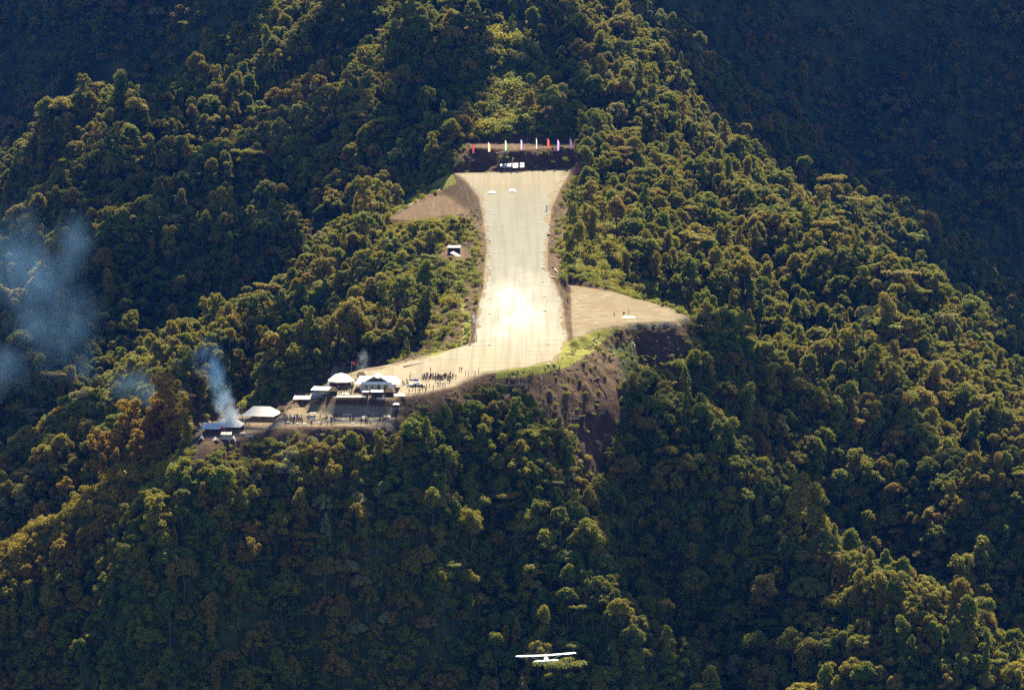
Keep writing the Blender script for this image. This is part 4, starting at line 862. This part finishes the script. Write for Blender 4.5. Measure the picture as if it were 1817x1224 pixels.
# the long printed sign on the bank
g = place(909, 300); t = empty('sign_board', g + Vector((0, -.6, 0)), 0); t.rotation_euler = (0, R(-3), 0); setp(t, 'long white and light blue printed sign standing against the dark head bank', 'sign')
SW, S0 = 5.4, .55; ST = S0 + 2.0
_bl, _dk, _or = cloth_mat('light_blue_print', (.06, .36, .95), .8), cloth_mat('dark_print', (.25, .28, .45), .7), cloth_mat('faded_orange_print', (.85, .50, .32), .8)
prt = [(-SW + .1, -1.3, 1.55, 1.92, 1), (-SW + .2, -1.9, .6, .95, 1), (-1.0, -.55, .5, 1.3, 2), (-.4, 0, .5, 1.2, 2), (.2, .55, .6, 1.3, 2), (1.0, 1.35, .55, .95, 2), (1.5, 2.0, .55, .95, 2), (3.6, 4.3, .7, 1.45, 2), (-.8, .3, 1.4, 1.7, 3), (.9, 2.5, 1.15, 1.5, 3)]
nx_, nz_ = 108, 20; vs = [(-SW + 2 * SW * i / nx_, .03 * math.sin(i * .5), S0 + 2.0 * j / nz_) for j in range(nz_ + 1) for i in range(nx_ + 1)]; fs = []; mi = []
for j in range(nz_):
    for i in range(nx_):
        cx_, cz_ = -SW + 2 * SW * (i + .5) / nx_, 2.0 * (j + .5) / nz_; a = j * (nx_ + 1) + i; fs.append((a, a + 1, a + nx_ + 2, a + nx_ + 1)); mi.append(next((m__ for x0, x1, z0_, z1_, m__ in prt if x0 < cx_ < x1 and z0_ < cz_ < z1_), 0))
mobj('panel', vs, fs, [cloth_mat('sign_fabric', (.90, .90, .95), .8), _bl, _dk, _or], t, midx=mi)
for x in (-SW + .1, 0, SW - .1): MB().tube([(x, .12, -1.2), (x, .12, ST)], .07, 6).build('post', [M['wood']], t)

# ------------------------------------------------------------------ painted stones and markers along the strip
STN = [(868, 333, 'l'), (870, 375, 'l'), (869, 402, 'l'), (870, 428, 'l'), (869, 454, 'l'), (870, 478, 'l'), (870, 505, 'l'), (869, 531, 'l'), (869, 557, 'l'), (868, 613, 'l'),
       (956, 329, 'r'), (958, 368, 'r'), (960, 397, 'r'), (962, 447, 'r'), (963, 476, 'r'), (963, 501, 'r'), (966, 527, 'r'), (967, 552, 'r'), (972, 611, 'r'), (973, 647, 'r')]
big = {1: 1.35, 14: 1.7, 17: 1.4, 18: 1.3, 9: 1.2}
cl_, cr_ = 0, 0
for k_, (x, y, sd_) in enumerate(STN):
    bm = bmesh.new(); bmesh.ops.create_icosphere(bm, subdivisions=2, radius=.48 * big.get(k_, 1)); 
    for v in bm.verts: v.co *= 1 + .25 * mnoise.noise(v.co * 1.6 + Vector((k_ * 3.1, 0, 0))); v.co.z = v.co.z * .55 + .2
    me_ = bpy.data.meshes.new('marker_stone'); bm.to_mesh(me_); bm.free(); me_.materials.append(M['stone']); o = bpy.data.objects.new('marker_stone', me_); C.objects.link(o); o.location = place(x, y)
    if sd_ == 'l': i = cl_; cl_ += 1; tot = 10
    else: i = cr_; cr_ += 1; tot = 10
    setp(o, '%s white stone from the head of the strip along its %s edge' % (ORD[i], 'left' if sd_ == 'l' else 'right'), 'marker stone', 'white stones marking the edges of the strip')
t = empty('edge_board', place(970, 375)); setp(t, 'upright white board at the right edge near the head of the strip', 'marker board')
MB().box(-.38, .38, -.03, .03, .2, 2.6).build('panel', [M['white']], t); MB().tube([(-.3, .06, -.4), (-.3, .06, 2.5)], .04, 6).build('post', [M['wood']], t); MB().tube([(.3, .06, -.4), (.3, .06, 2.5)], .04, 6).build('post', [M['wood']], t)
heap('chalk_heap', 'elongated heap of white chalk near the top left of the strip', 'chalk heap', 873, 341, 3.4, 9, .55, [M['stone']], 11)
heap('chalk_heap', 'round heap of white chalk in the middle near the top of the strip', 'chalk heap', 909, 338, 2.8, 10, .9, [M['stone']], 12)
# wind indicator pole
g = place(846, 605); t = empty('wind_sock', g); t.rotation_euler = (0, R(-6), 0); setp(t, 'limp white wind sock on a tall leaning pole at the strip left edge', 'wind sock')
MB().tube([(0, 0, -.6), (0, 0, 3), (0, 0, 9.4)], [.17, .13, .07], 8).build('pole', [M['log']], t)
MB().tube([(0, 0, 9.3), (-.25, 0, 8.9), (-.15, 0, 8.3), (-.1, 0, 7.9), (-.2, 0, 7.4), (-.1, 0, 6.4)], [.3, .45, .40, .16, .42, .2], 10).build('sock', [M['whitecloth']], t, True); MB().tube([(-.3, -.3, 9.42), (.15, .15, 9.42)], .05, 6).build('hoop', [M['grey']], t)
MB().box(-.5, .5, -.4, .4, -.4, .25).build('footing', [M['stone']], t)
# bleached logs on the banks
for x0, y0, x1, y1, lb in [(977, 492, 1000, 498, 'long bleached log lying where the right pad road leaves the strip'), (984, 478, 992, 488, 'short bleached branch propped above the longer log'), (1014, 345, 1022, 338, 'bleached branch on the bank right of the strip head'), (1018, 362, 1024, 356, 'small pale stick on the upper right bank'),
                          (716, 652, 752, 644, 'thin pale log edging the apron behind the house'), (1046, 511, 1105, 517, 'long thin bleached log along the back edge of the right pad'), (800, 312, 812, 322, 'pale stick at the upper left corner of the strip')]:
    a = place(x0, y0, .25); b = place(x1, y1, .25); mid = (a + b) / 2 + Vector((0, 0, .15)); o = MB().tube([a - a, mid - a, b - a], [.22, .20, .12], 8)
    br = (b - a) * .35; o.tube([br, br + Vector((.3, .4, .9))], [.09, .04], 6); o = o.build('fallen_log', [M['log']], smooth=True); o.location = a; setp(o, lb, 'log', 'bleached logs left on the cleared banks')

# ------------------------------------------------------------------ people
SK = mat('dark_skin', (.07, .035, .02), .5, .3); HR = mat('black_hair', (.012, .010, .009), .8, .1)
SHIRTS = [('dark red', (.25, .03, .03)), ('dark blue', (.03, .05, .20)), ('white', (.75, .75, .72)), ('brown', (.12, .07, .04)), ('black', (.02, .02, .02)), ('yellow', (.55, .38, .05)), ('green', (.04, .16, .05)), ('orange', (.60, .18, .04))]
SHIRTM = [mat('shirt_%s' % n.replace(' ', '_'), c, .85, .15) for n, c in SHIRTS]; PANT = [mat('dark_trousers', (.03, .03, .045), .9, .1), mat('khaki_shorts', (.20, .15, .09), .9, .1)]
def body(pose):
    if pose == 'stand': J = {'pel': (0, 0, .88), 'sp': (0, .01, 1.12), 'ch': (0, 0, 1.32), 'nk': (0, 0, 1.46), 'hd': (0, -.02, 1.60), 'hp': (0, -.02, 1.70), 'la': (-.19, 0, 1.38), 'le': (-.25, .02, 1.12), 'lh': (-.26, -.08, .88), 'ra': (.19, 0, 1.38), 're': (.25, .02, 1.12), 'rh': (.26, -.06, .88),
                            'lt': (-.10, 0, .82), 'lk': (-.11, -.02, .47), 'lf': (-.11, .02, .07), 'lo': (-.12, -.14, .03), 'rt': (.10, 0, .82), 'rk': (.11, -.02, .47), 'rf': (.11, .02, .07), 'ro': (.12, -.14, .03)}
    elif pose == 'walk': J = {'pel': (0, 0, .88), 'sp': (0, -.02, 1.12), 'ch': (0, -.04, 1.32), 'nk': (0, -.06, 1.46), 'hd': (0, -.09, 1.60), 'hp': (0, -.09, 1.70), 'la': (-.19, -.04, 1.38), 'le': (-.25, .12, 1.14), 'lh': (-.25, .10, .90), 'ra': (.19, -.04, 1.38), 're': (.25, -.12, 1.14), 'rh': (.22, -.30, 1.0),
                            'lt': (-.10, 0, .82), 'lk': (-.11, -.20, .50), 'lf': (-.11, -.22, .08), 'lo': (-.12, -.36, .05), 'rt': (.10, 0, .82), 'rk': (.11, .06, .46), 'rf': (.11, .30, .14), 'ro': (.12, .20, .03)}
    elif pose == 'wave': J = {'pel': (0, 0, .88), 'sp': (0, .01, 1.12), 'ch': (0, 0, 1.32), 'nk': (0, 0, 1.46), 'hd': (.02, -.02, 1.60), 'hp': (.02, -.02, 1.70), 'la': (-.19, 0, 1.38), 'le': (-.36, -.04, 1.52), 'lh': (-.34, -.08, 1.78), 'ra': (.19, 0, 1.38), 're': (.27, .06, 1.15), 'rh': (.14, -.10, 1.02),
                            'lt': (-.10, 0, .82), 'lk': (-.15, -.02, .47), 'lf': (-.18, .02, .07), 'lo': (-.20, -.14, .03), 'rt': (.10, 0, .82), 'rk': (.12, -.02, .47), 'rf': (.13, .02, .07), 'ro': (.15, -.14, .03)}
    else: J = {'pel': (0, .1, .16), 'sp': (0, .12, .40), 'ch': (0, .08, .60), 'nk': (0, .04, .74), 'hd': (0, 0, .88), 'hp': (0, 0, .98), 'la': (-.19, .06, .66), 'le': (-.28, -.08, .44), 'lh': (-.14, -.30, .42), 'ra': (.19, .06, .66), 're': (.28, -.08, .44), 'rh': (.14, -.30, .42),
               'lt': (-.10, .04, .16), 'lk': (-.20, -.30, .44), 'lf': (-.14, -.46, .07), 'lo': (-.14, -.60, .04), 'rt': (.10, .04, .16), 'rk': (.20, -.30, .44), 'rf': (.14, -.46, .07), 'ro': (.14, -.60, .04)}
    RD = {'pel': .14, 'sp': .13, 'ch': .15, 'nk': .06, 'hd': .10, 'hp': .075, 'la': .065, 'le': .045, 'lh': .035, 'ra': .065, 're': .045, 'rh': .035, 'lt': .09, 'lk': .06, 'lf': .04, 'lo': .035, 'rt': .09, 'rk': .06, 'rf': .04, 'ro': .035}
    ED = [('pel', 'sp'), ('sp', 'ch'), ('ch', 'nk'), ('nk', 'hd'), ('hd', 'hp'), ('ch', 'la'), ('la', 'le'), ('le', 'lh'), ('ch', 'ra'), ('ra', 're'), ('re', 'rh'), ('pel', 'lt'), ('lt', 'lk'), ('lk', 'lf'), ('lf', 'lo'), ('pel', 'rt'), ('rt', 'rk'), ('rk', 'rf'), ('rf', 'ro')]
    ks = list(J); me_ = bpy.data.meshes.new('b'); me_.from_pydata([J[k] for k in ks], [(ks.index(a), ks.index(b)) for a, b in ED], []); me_.update()
    o = bpy.data.objects.new('b', me_); C.objects.link(o); sm = o.modifiers.new('s', 'SKIN'); o.modifiers.new('u', 'SUBSURF').levels = 1
    for i, k in enumerate(ks): rr = RD[k]; me_.skin_vertices[0].data[i].radius = (rr, rr * (.75 if k in ('pel', 'sp', 'ch') else 1))
    me_.skin_vertices[0].data[0].use_root = True
    dg = bpy.context.evaluated_depsgraph_get(); m2 = bpy.data.meshes.new_from_object(o.evaluated_get(dg)); bpy.data.objects.remove(o); bpy.data.meshes.remove(me_)
    names = np.array([J[k] for k in ks]); zone = {'pel': 2, 'sp': 1, 'ch': 1, 'nk': 0, 'hd': 0, 'hp': 3, 'la': 1, 'le': 0, 'lh': 0, 'ra': 1, 're': 0, 'rh': 0, 'lt': 2, 'lk': 2, 'lf': 0, 'lo': 0, 'rt': 2, 'rk': 2, 'rf': 0, 'ro': 0}
    mi = []
    for p in m2.polygons: c = np.array(p.center); mi.append(zone[ks[int(np.argmin(((names - c) ** 2).sum(1)))]])
    return m2, mi
PB = {}
for ps in ('stand', 'walk', 'wave', 'sit'):
    m2, mi = body(ps)
    for si in range(len(SHIRTS)):
        m3 = m2.copy(); m3.name = 'person'; m3.materials.clear()
        for q in (SK, SHIRTM[si], PANT[si % 2], HR): m3.materials.append(q)
        m3.polygons.foreach_set('material_index', np.array(mi, np.int32)); m3.polygons.foreach_set('use_smooth', [True] * len(mi)); PB[ps, si] = m3
rp = random.Random(99); plist = []
def person(px, py, where, pose=None, si=None):
    si = rp.choice([0, 1, 1, 3, 3, 4, 4, 0, 2, 2, 5, 6, 7]) if si is None else si; pose = pose or rp.choice(['stand', 'stand', 'stand', 'walk', 'wave', 'sit'])
    o = bpy.data.objects.new('person', PB[pose, si]); C.objects.link(o); o.location = place(px, py); o.rotation_euler = (0, 0, rp.uniform(-2.2, 2.2)); s = rp.uniform(.95, 1.1); o.scale = (s * 1.08, s * 1.08, s)
    setp(o, None, 'person', 'people watching around the settlement'); 
    plist.append((('person in %s shirt %s' % (SHIRTS[si][0], {'stand': 'standing', 'walk': 'walking', 'wave': 'waving', 'sit': 'sitting'}[pose]), where), px, o)); return o
for i in range(58): person(749 + i * .93 + rp.uniform(-1.2, 1.2), 671.5 + rp.gauss(0, 1.6), 'in the long row on the apron', rp.choice(['stand', 'stand', 'sit', 'walk']))
for x, y in [(764, 660), (815, 659), (819, 659.5), (849, 663), (804, 671), (826, 667), (831, 668), (809, 672), (843, 667)]: person(x, y, 'apart on the open apron', 'stand')
for x, y in [(757, 690), (762, 688), (777, 686), (781, 685), (786, 687), (790, 687), (745, 697), (750, 694), (737, 697), (732, 695), (773, 679), (798, 681), (795, 680), (742, 699), (755, 696), (769, 691), (726, 698)]: person(x, y, 'near the front edge of the apron', 'stand')
for x, y in [(722, 681), (718, 683), (724, 686), (715, 684), (729, 668), (727, 673), (755, 676)]: person(x, y, 'around the sheeted supply pile')
_cl = [rp.uniform(506, 700) for _ in range(15)]
for i in range(84): px_ = min(max(rp.choice(_cl) + rp.gauss(0, 4.5), 504), 702); person(px_, 749 + rp.uniform(-7, 5), 'along the lower terrace', rp.choice(['stand', 'stand', 'sit', 'walk', 'wave']))
for i in range(10): person(486 + i * 2.4, 739 + rp.uniform(-5, 6), 'beside the large white pavilion', 'stand')
for i in range(8): person(424 + i * 2.8, 757 + rp.uniform(-3, 5), 'between the two white tent roofs')
for i in range(18): person(599 + i * 2.3, 696 + rp.uniform(-6, 6), 'on the yard before the faceted hall')
for i in range(9): person(641 + i * 5.5, 701 + rp.uniform(-2, 4), 'in front of the gabled house', 'stand')
for x, y in [(1115.5, 558), (1090, 562)]: person(x, y, 'beside the sheet on the right pad', 'stand', 4)
for k in {p[0] for p in plist}: pass
rank_labels(plist, '%s %s', '%s %s, %s')
# bundles set down among the crowd on the lower terrace
for i in range(12):
    x = 512 + i * 14.5 + rp.uniform(-4, 4); y = 750 + rp.uniform(-5, 5) - (i > 9) * 4; g = place(x, y); bm = bmesh.new(); bmesh.ops.create_cube(bm, size=1.0); bmesh.ops.subdivide_edges(bm, edges=bm.edges[:], cuts=3, use_grid_fill=True)
    for v in bm.verts: v.co = v.co * (1.0 - .25 * max(0, v.co.length - .5)) + .08 * mnoise.noise_vector(v.co * 3 + Vector((i, 0, 0))); v.co.x *= rp.choice([1.0]) * (1.1 + .6 * (i % 3 == 0)); v.co.z = v.co.z * .7 + .25
    me_ = bpy.data.meshes.new('bundle'); bm.to_mesh(me_); bm.free(); me_.materials.append(M['whitecloth'] if i % 3 else M['grey'])
    o = bpy.data.objects.new('cloth_bundle', me_); C.objects.link(o); o.location = g; setp(o, '%s cloth bundle on the lower terrace, %s from the left' % ('white' if i % 3 else 'grey', ORD[i]), 'bundle', 'cloth bundles among the crowd')

# ------------------------------------------------------------------ the aeroplane flying away towards the strip
pl = empty('light_aircraft', P(969, 1169, 750)); pl.rotation_euler = (R(-4), R(3.4) * -1, R(0))
setp(pl, 'white high-winged light aeroplane flying away over the dark forest', 'aeroplane')
def wing(span, c0, c1, th, dih, name, y0, z0, mt, parent, sweep=0, tipcap=True):
    mb = MB(); prof = [(0, .3), (.08, .85), (.3, 1.0), (.65, .6), (1, .06), (.65, -.2), (.3, -.35), (.08, -.3)]; secs = []
    for s in (-1, -.96, -.5, 0, .5, .96, 1):
        a = abs(s); c = c0 + (c1 - c0) * max(0, a - .45) / .55; k_ = th * (.35 if a == 1 else 1); x = s * span / 2
        secs.append([(x, y0 + c * .3 - c * u - sweep * a, z0 + k_ * v + abs(x) * math.tan(R(dih))) for u, v in prof])
    n = len(prof); mb.add([p for s in secs for p in s], [(i * n + k_, i * n + (k_ + 1) % n, (i + 1) * n + (k_ + 1) % n, (i + 1) * n + k_) for i in range(6) for k_ in range(n)] + [tuple(range(n))[::-1], tuple(6 * n + k_ for k_ in range(n))])
    return mb.build(name, [mt], parent, True)
wg = wing(10.9, 1.85, 1.3, .19, 1.6, 'wing', .2, .62, M['white'], pl)
for s in (-1, 1):
    MB().box(s * 3.5 - 1.2 * (s < 0) - 0 * s, s * 3.5 + 1.2 * (s > 0), -1.02, -.62, .70, .735).build('flap', [M['grey']], wg)
fu = MB(); st = [(2.6, .18, .1, -.05), (2.3, .42, .40, -.05), (1.4, .52, .52, -.05), (.6, .56, .68, .02), (-.8, .54, .66, .0), (-1.8, .40, .46, .02), (-3.4, .22, .26, .10), (-5.0, .08, .14, .18)]; n = 12
vs = []
for y, rx, rz_, zc in st: vs += [(rx * math.cos(6.283 * k_ / n), y, zc + rz_ * math.sin(6.283 * k_ / n)) for k_ in range(n)]
fu.add(vs, [(i * n + k_, (i + 1) * n + k_, (i + 1) * n + (k_ + 1) % n, i * n + (k_ + 1) % n) for i in range(len(st) - 1) for k_ in range(n)] + [tuple(range(n)), tuple((len(st) - 1) * n + k_ for k_ in reversed(range(n)))])
fus = fu.build('fuselage', [M['white']], pl, True)
MB().box(-.42, .42, -1.12, -1.02, .22, .52).build('rear_window', [M['glass']], fus)
for s in (-1, 1): MB().box(s * .545 - .02, s * .545 + .02, -.6, 1.0, .15, .48).build('side_window', [M['glass']], fus)
wing(4.4, 1.25, .95, .13, 0, 'tailplane', -4.6, .22, M['white'], pl)
MB().add([(-.05, -3.9, .25), (.05, -3.9, .25), (-.04, -5.3, .2), (.04, -5.3, .2), (-.03, -5.0, 1.75), (.03, -5.0, 1.75), (-.03, -5.45, 1.75), (.03, -5.45, 1.75)], [(0, 4, 6, 2), (1, 3, 7, 5), (4, 5, 7, 6), (0, 1, 5, 4), (2, 6, 7, 3)]).build('fin', [M['white']], pl)
for s in (-1, 1):
    MB().tube([(s * .5, .2, -.35), (s * 2.9, .1, .68)], .05, 6).build('wing_strut', [M['white']], pl)
    lg = MB().tube([(s * .4, .1, -.5), (s * 1.15, .0, -1.15)], .06, 6).build('main_gear', [M['grey']], pl); MB().tube([(s * 1.1, 0, -1.2), (s * 1.28, 0, -1.2)], .24, 14).build('wheel', [M['black']], lg)
lg = MB().tube([(0, -4.9, .1), (0, -5.2, -.25)], .04, 6).build('tail_gear', [M['grey']], pl); MB().tube([(-.05, -5.2, -.28), (.05, -5.2, -.28)], .12, 10).build('wheel', [M['black']], lg)
pr = MB().tube([(0, 2.62, -.05), (0, 2.85, -.05)], [.16, .03], 10); pr.add([(-.07, 2.7, -1.0), (.07, 2.74, -1.0), (.09, 2.74, .9), (-.09, 2.7, .9), (-.07, 2.67, -1.0), (.07, 2.71, -1.0), (.09, 2.71, .9), (-.09, 2.67, .9)], [(0, 1, 2, 3), (7, 6, 5, 4), (0, 4, 5, 1), (2, 6, 7, 3), (1, 5, 6, 2), (3, 7, 4, 0)]); pr.build('propeller', [M['black']], pl)
# ------------------------------------------------------------------ smoke plumes and the valley air
def volume_mat(name, dens, col, wscale, thr, aniso=.42, fall=1.0, stretch=(1, 1, .6)):
    m = bpy.data.materials.new(name); m.use_nodes = True; t = m.node_tree; t.nodes.clear(); k = NT.__new__(NT); k.m = m; k.t = t
    out = k.n('ShaderNodeOutputMaterial'); tc = k.n('ShaderNodeTexCoord').outputs['Object']
    ln = k.n('ShaderNodeVectorMath', {0: tc}, operation='LENGTH').outputs['Value']
    wob = k.noise(tc, 1.3, 2); f = k.math('SUBTRACT', k.math('ADD', .45, wob), k.math('MULTIPLY', ln, 1.05), True); f = k.math('POWER', f, 1.3)
    f = k.math('MULTIPLY', f, k.math('MULTIPLY', k.math('SUBTRACT', 1.0, ln, True), 3.0, True))
    nz = k.noise(k.mapping(k.pos(), tuple(wscale * s for s in stretch)), 1.0, 5, .65)
    d = k.math('MULTIPLY', k.math('SUBTRACT', nz, thr, True), 4.0, True); d = k.math('MULTIPLY', k.math('MULTIPLY', d, f), dens)
    pv = k.n('ShaderNodeVolumePrincipled', {'Color': (*col, 1), 'Density': d, 'Anisotropy': aniso}); t.links.new(pv.outputs[0], out.inputs['Volume']); return m
def plume(pts, m, label, name='smoke'):
    """chain of ellipsoids merged into one closed drifting mass; each blob is (centre, rx, ry, rz)"""
    for i, (c, rx, ry, rz_) in enumerate(pts):
        bm = bmesh.new(); bmesh.ops.create_icosphere(bm, subdivisions=3, radius=1.0); me_ = bpy.data.meshes.new(name); bm.to_mesh(me_); bm.free(); me_.materials.append(m)
        o = bpy.data.objects.new(name, me_); C.objects.link(o); o.location = c; o.scale = (rx, ry, rz_); setp(o, label[i] if isinstance(label, list) else label, 'smoke', kind='stuff')
BLUE = (.45, .68, 1.0)
plume([(P(410, 740, 1390), 6, 4, 4.5), (P(398, 715, 1392), 5, 4.5, 5)], volume_mat('thick_smoke', 1.4, (.85, .95, 1), .35, .40), ['thick white-blue smoke pouring off the canteen roof', 'upper part of the thick white-blue smoke'])
plume([(P(392, 690, 1397), 5, 5, 8), (P(380, 660, 1399), 5.5, 5, 8)], volume_mat('column_smoke', .6, (.48, .78, 1), .26, .43), 'blue smoke column rising above the canteen')
plume([(P(368, 632, 1402), 7.5, 6, 9)], volume_mat('column_top_smoke', .35, (.45, .70, 1), .26, .44), 'thinning top of the blue smoke column')
plume([(P(120, 440, 1700), 16, 14, 22), (P(70, 500, 1700), 24, 16, 24), (P(20, 450, 1720), 22, 16, 30), (P(130, 560, 1670), 17, 14, 20), (P(40, 590, 1680), 24, 16, 18), (P(165, 640, 1640), 13, 12, 13), (P(100, 640, 1650), 18, 12, 14), (P(0, 660, 1640), 18, 12, 16)], volume_mat('drifting_smoke', .020, (.22, .48, 1), .05, .40), 'wide blue smoke drifting in the left valley')
plume([(P(290, 700, 1480), 13, 10, 8), (P(235, 680, 1510), 14, 10, 9)], volume_mat('low_smoke', .022, (.30, .55, 1), .08, .40), 'low blue haze of smoke left of the smoke column')
plume([(P(644, 640, 1430), 3.5, 3, 5.5)], volume_mat('chimney_smoke', .2, (.6, .74, 1), .4, .42), 'faint smoke rising behind the gabled house')
plume([(P(598, 722, 1403), 2.2, 1.5, 2.6)], volume_mat('cooking_smoke', 2.6, (.6, .82, 1), .6, .42), 'small bright smoke puff against the dark bank')
# ------------------------------------------------------------------ added unseen cloud blobs, shaped to keep the sun off chosen slopes
LIT = [ground_at(x, y) for x in range(350, 1240, 26) for y in range(262, 790, 14) if in_img(OPEN_PX, np.array([x]), np.array([y]))[0] < -2]
LIT += [ground_at(x, y + 60) + Vector((0, 0, 12)) for x, y in [(10, 930), (60, 900), (110, 870), (160, 850), (210, 830), (260, 810), (310, 790), (340, 790), (520, 890), (760, 800), (830, 830), (870, 860), (920, 880), (960, 900), (1000, 950), (1040, 1000), (1075, 1060),
        (1180, 700), (1230, 740), (1270, 770), (1310, 800), (1350, 840), (1400, 880), (1450, 920), (1520, 980), (1570, 1020), (1620, 1060), (1700, 1110), (1760, 1140), (1790, 1190)]]
LIT += [ground_at(x, y) + Vector((0, 0, 1)) for x, y in [(10, 1000), (60, 970), (110, 940), (160, 915), (210, 890), (260, 862), (310, 838), (360, 815), (420, 802), (480, 796)]]
for h_, wd_, pts_ in FLN:
    if h_ > 0:
        for (ax, ay), (bx, by) in zip(pts_, pts_[1:]):
            for f_ in (0, .33, .66, 1): qx_, qy_ = ax + (bx - ax) * f_, ay + (by - ay) * f_; LIT.append(Vector((qx_, qy_, float(H(qx_, qy_)) + 10)))
LITP = np.array([tuple(v) for v in LIT]); _sd = np.array(tuple(sd))
def sun_gap(c): d = LITP - np.array(tuple(c)); d = d - (d @ _sd)[:, None] * _sd; return float(np.sqrt((d ** 2).sum(1)).min())
def shade_cloud(regions, alt, rad, step, seed):
    r = np.random.default_rng(seed); bm = bmesh.new()
    for poly in regions:
        pa = np.array(poly, float)
        for x in np.arange(pa[:, 0].min(), pa[:, 0].max(), step):
            for y in np.arange(pa[:, 1].min(), pa[:, 1].max(), step):
                if in_img(poly, np.array([x]), np.array([y]))[0] > -step * .25: continue
                g = ground_at(x + r.uniform(-6, 6), y + 55 + r.uniform(-6, 6)); t_ = (alt + r.uniform(-25, 25) - g.z) / sd.z; c = g + sd * t_; q = rad * r.uniform(.7, 1.15)
                q = min(q, sun_gap(c) - 1.0)
                if q < 3.5: continue
                bmesh.ops.create_icosphere(bm, subdivisions=1, radius=1.0, matrix=Matrix.Translation(c) @ Matrix.Diagonal((q, q, q * .55, 1)))
    me_ = bpy.data.meshes.new('shade_cloud'); bm.to_mesh(me_); bm.free(); me_.materials.append(M['shade_cloud']); me_.polygons.foreach_set('use_smooth', [True] * len(me_.polygons))
    o = bpy.data.objects.new('shade_cloud', me_); C.objects.link(o); setp(o, kind='stuff', cat='shade_cloud'); return o
M['shade_cloud'] = mat('shade_cloud_white', (.85, .86, .88), 1.0, 0)
shade_cloud([[(-60, -60), (330, -60), (330, 10), (190, 90), (150, 150), (-60, 215)]], 900, 26, 36, 1)
shade_cloud([[(1090, -60), (1880, -60), (1880, 640), (1790, 600), (1650, 440), (1510, 300), (1330, 235), (1230, 130), (1150, 40)]], 900, 26, 36, 2)
shade_cloud([[(250, 330), (420, 230), (600, 230), (760, 200), (760, 260), (640, 320), (540, 370), (400, 420), (260, 510), (120, 620), (-60, 740), (-60, 470), (100, 420)]], 860, 17, 26, 3)
shade_cloud([[(-60, 1090), (150, 980), (300, 900), (430, 850), (600, 850), (720, 880), (860, 980), (960, 1100), (1000, 1300), (-60, 1300)], [(1010, 1090), (1130, 1060), (1300, 1150), (1500, 1280), (960, 1300)], [(1120, 860), (1200, 850), (1300, 960), (1420, 1080), (1300, 1150), (1130, 1050)], [(1380, 830), (1500, 850), (1620, 960), (1800, 1080), (1740, 1090), (1600, 990), (1480, 900)]], 840, 11, 15, 4)
shade_cloud([[(200, 180), (330, 80), (460, 50), (430, 110), (330, 180), (240, 240)], [(330, 290), (430, 220), (520, 120), (590, 50), (650, 30), (620, 110), (560, 190), (480, 250), (420, 330)], [(640, 200), (700, 120), (800, 90), (840, 200), (1010, 205), (1070, 270), (1030, 245), (830, 245), (700, 300)],
       [(930, 80), (1010, 40), (1030, 200), (960, 190)], [(620, 510), (650, 560), (520, 640), (420, 730), (370, 700), (500, 600)], [(1240, 620), (1330, 640), (1400, 690), (1490, 740), (1500, 850), (1430, 850), (1340, 780), (1260, 700)], [(1120, 610), (1215, 605), (1225, 650), (1180, 670), (1125, 640)], [(700, 800), (760, 880), (820, 960), (900, 1060), (880, 1180), (760, 1000), (690, 880)], [(1050, 930), (1110, 1000), (1180, 1100), (1120, 1130), (1080, 1040)], [(1500, 690), (1560, 740), (1640, 830), (1600, 900), (1520, 830)], [(60, 280), (150, 240), (260, 290), (330, 330), (250, 420), (100, 400)]], 860, 12, 15, 6)
shade_cloud([[(200, 700), (340, 690), (335, 750), (230, 780), (120, 830), (0, 890), (-80, 900), (-80, 850), (60, 790)]], 860, 8, 13, 9)
hz = MB().box(-1520, 1520, -260, 3420, -420, 620).build('haze', [])
hm = bpy.data.materials.new('valley_haze'); hm.use_nodes = True; t = hm.node_tree; t.nodes.clear(); o_ = t.nodes.new('ShaderNodeOutputMaterial'); v_ = t.nodes.new('ShaderNodeVolumePrincipled')
v_.inputs['Color'].default_value = (.02, .17, 1.0, 1); v_.inputs['Density'].default_value = .000012; v_.inputs['Anisotropy'].default_value = .35; t.links.new(v_.outputs[0], o_.inputs['Volume'])
hz.data.materials.clear(); hz.data.materials.append(hm); setp(hz, 'faint blue valley air', 'haze', kind='stuff')
print('trees', len(TP), 'individual', len(pick), 'undergrowth', len(UP))
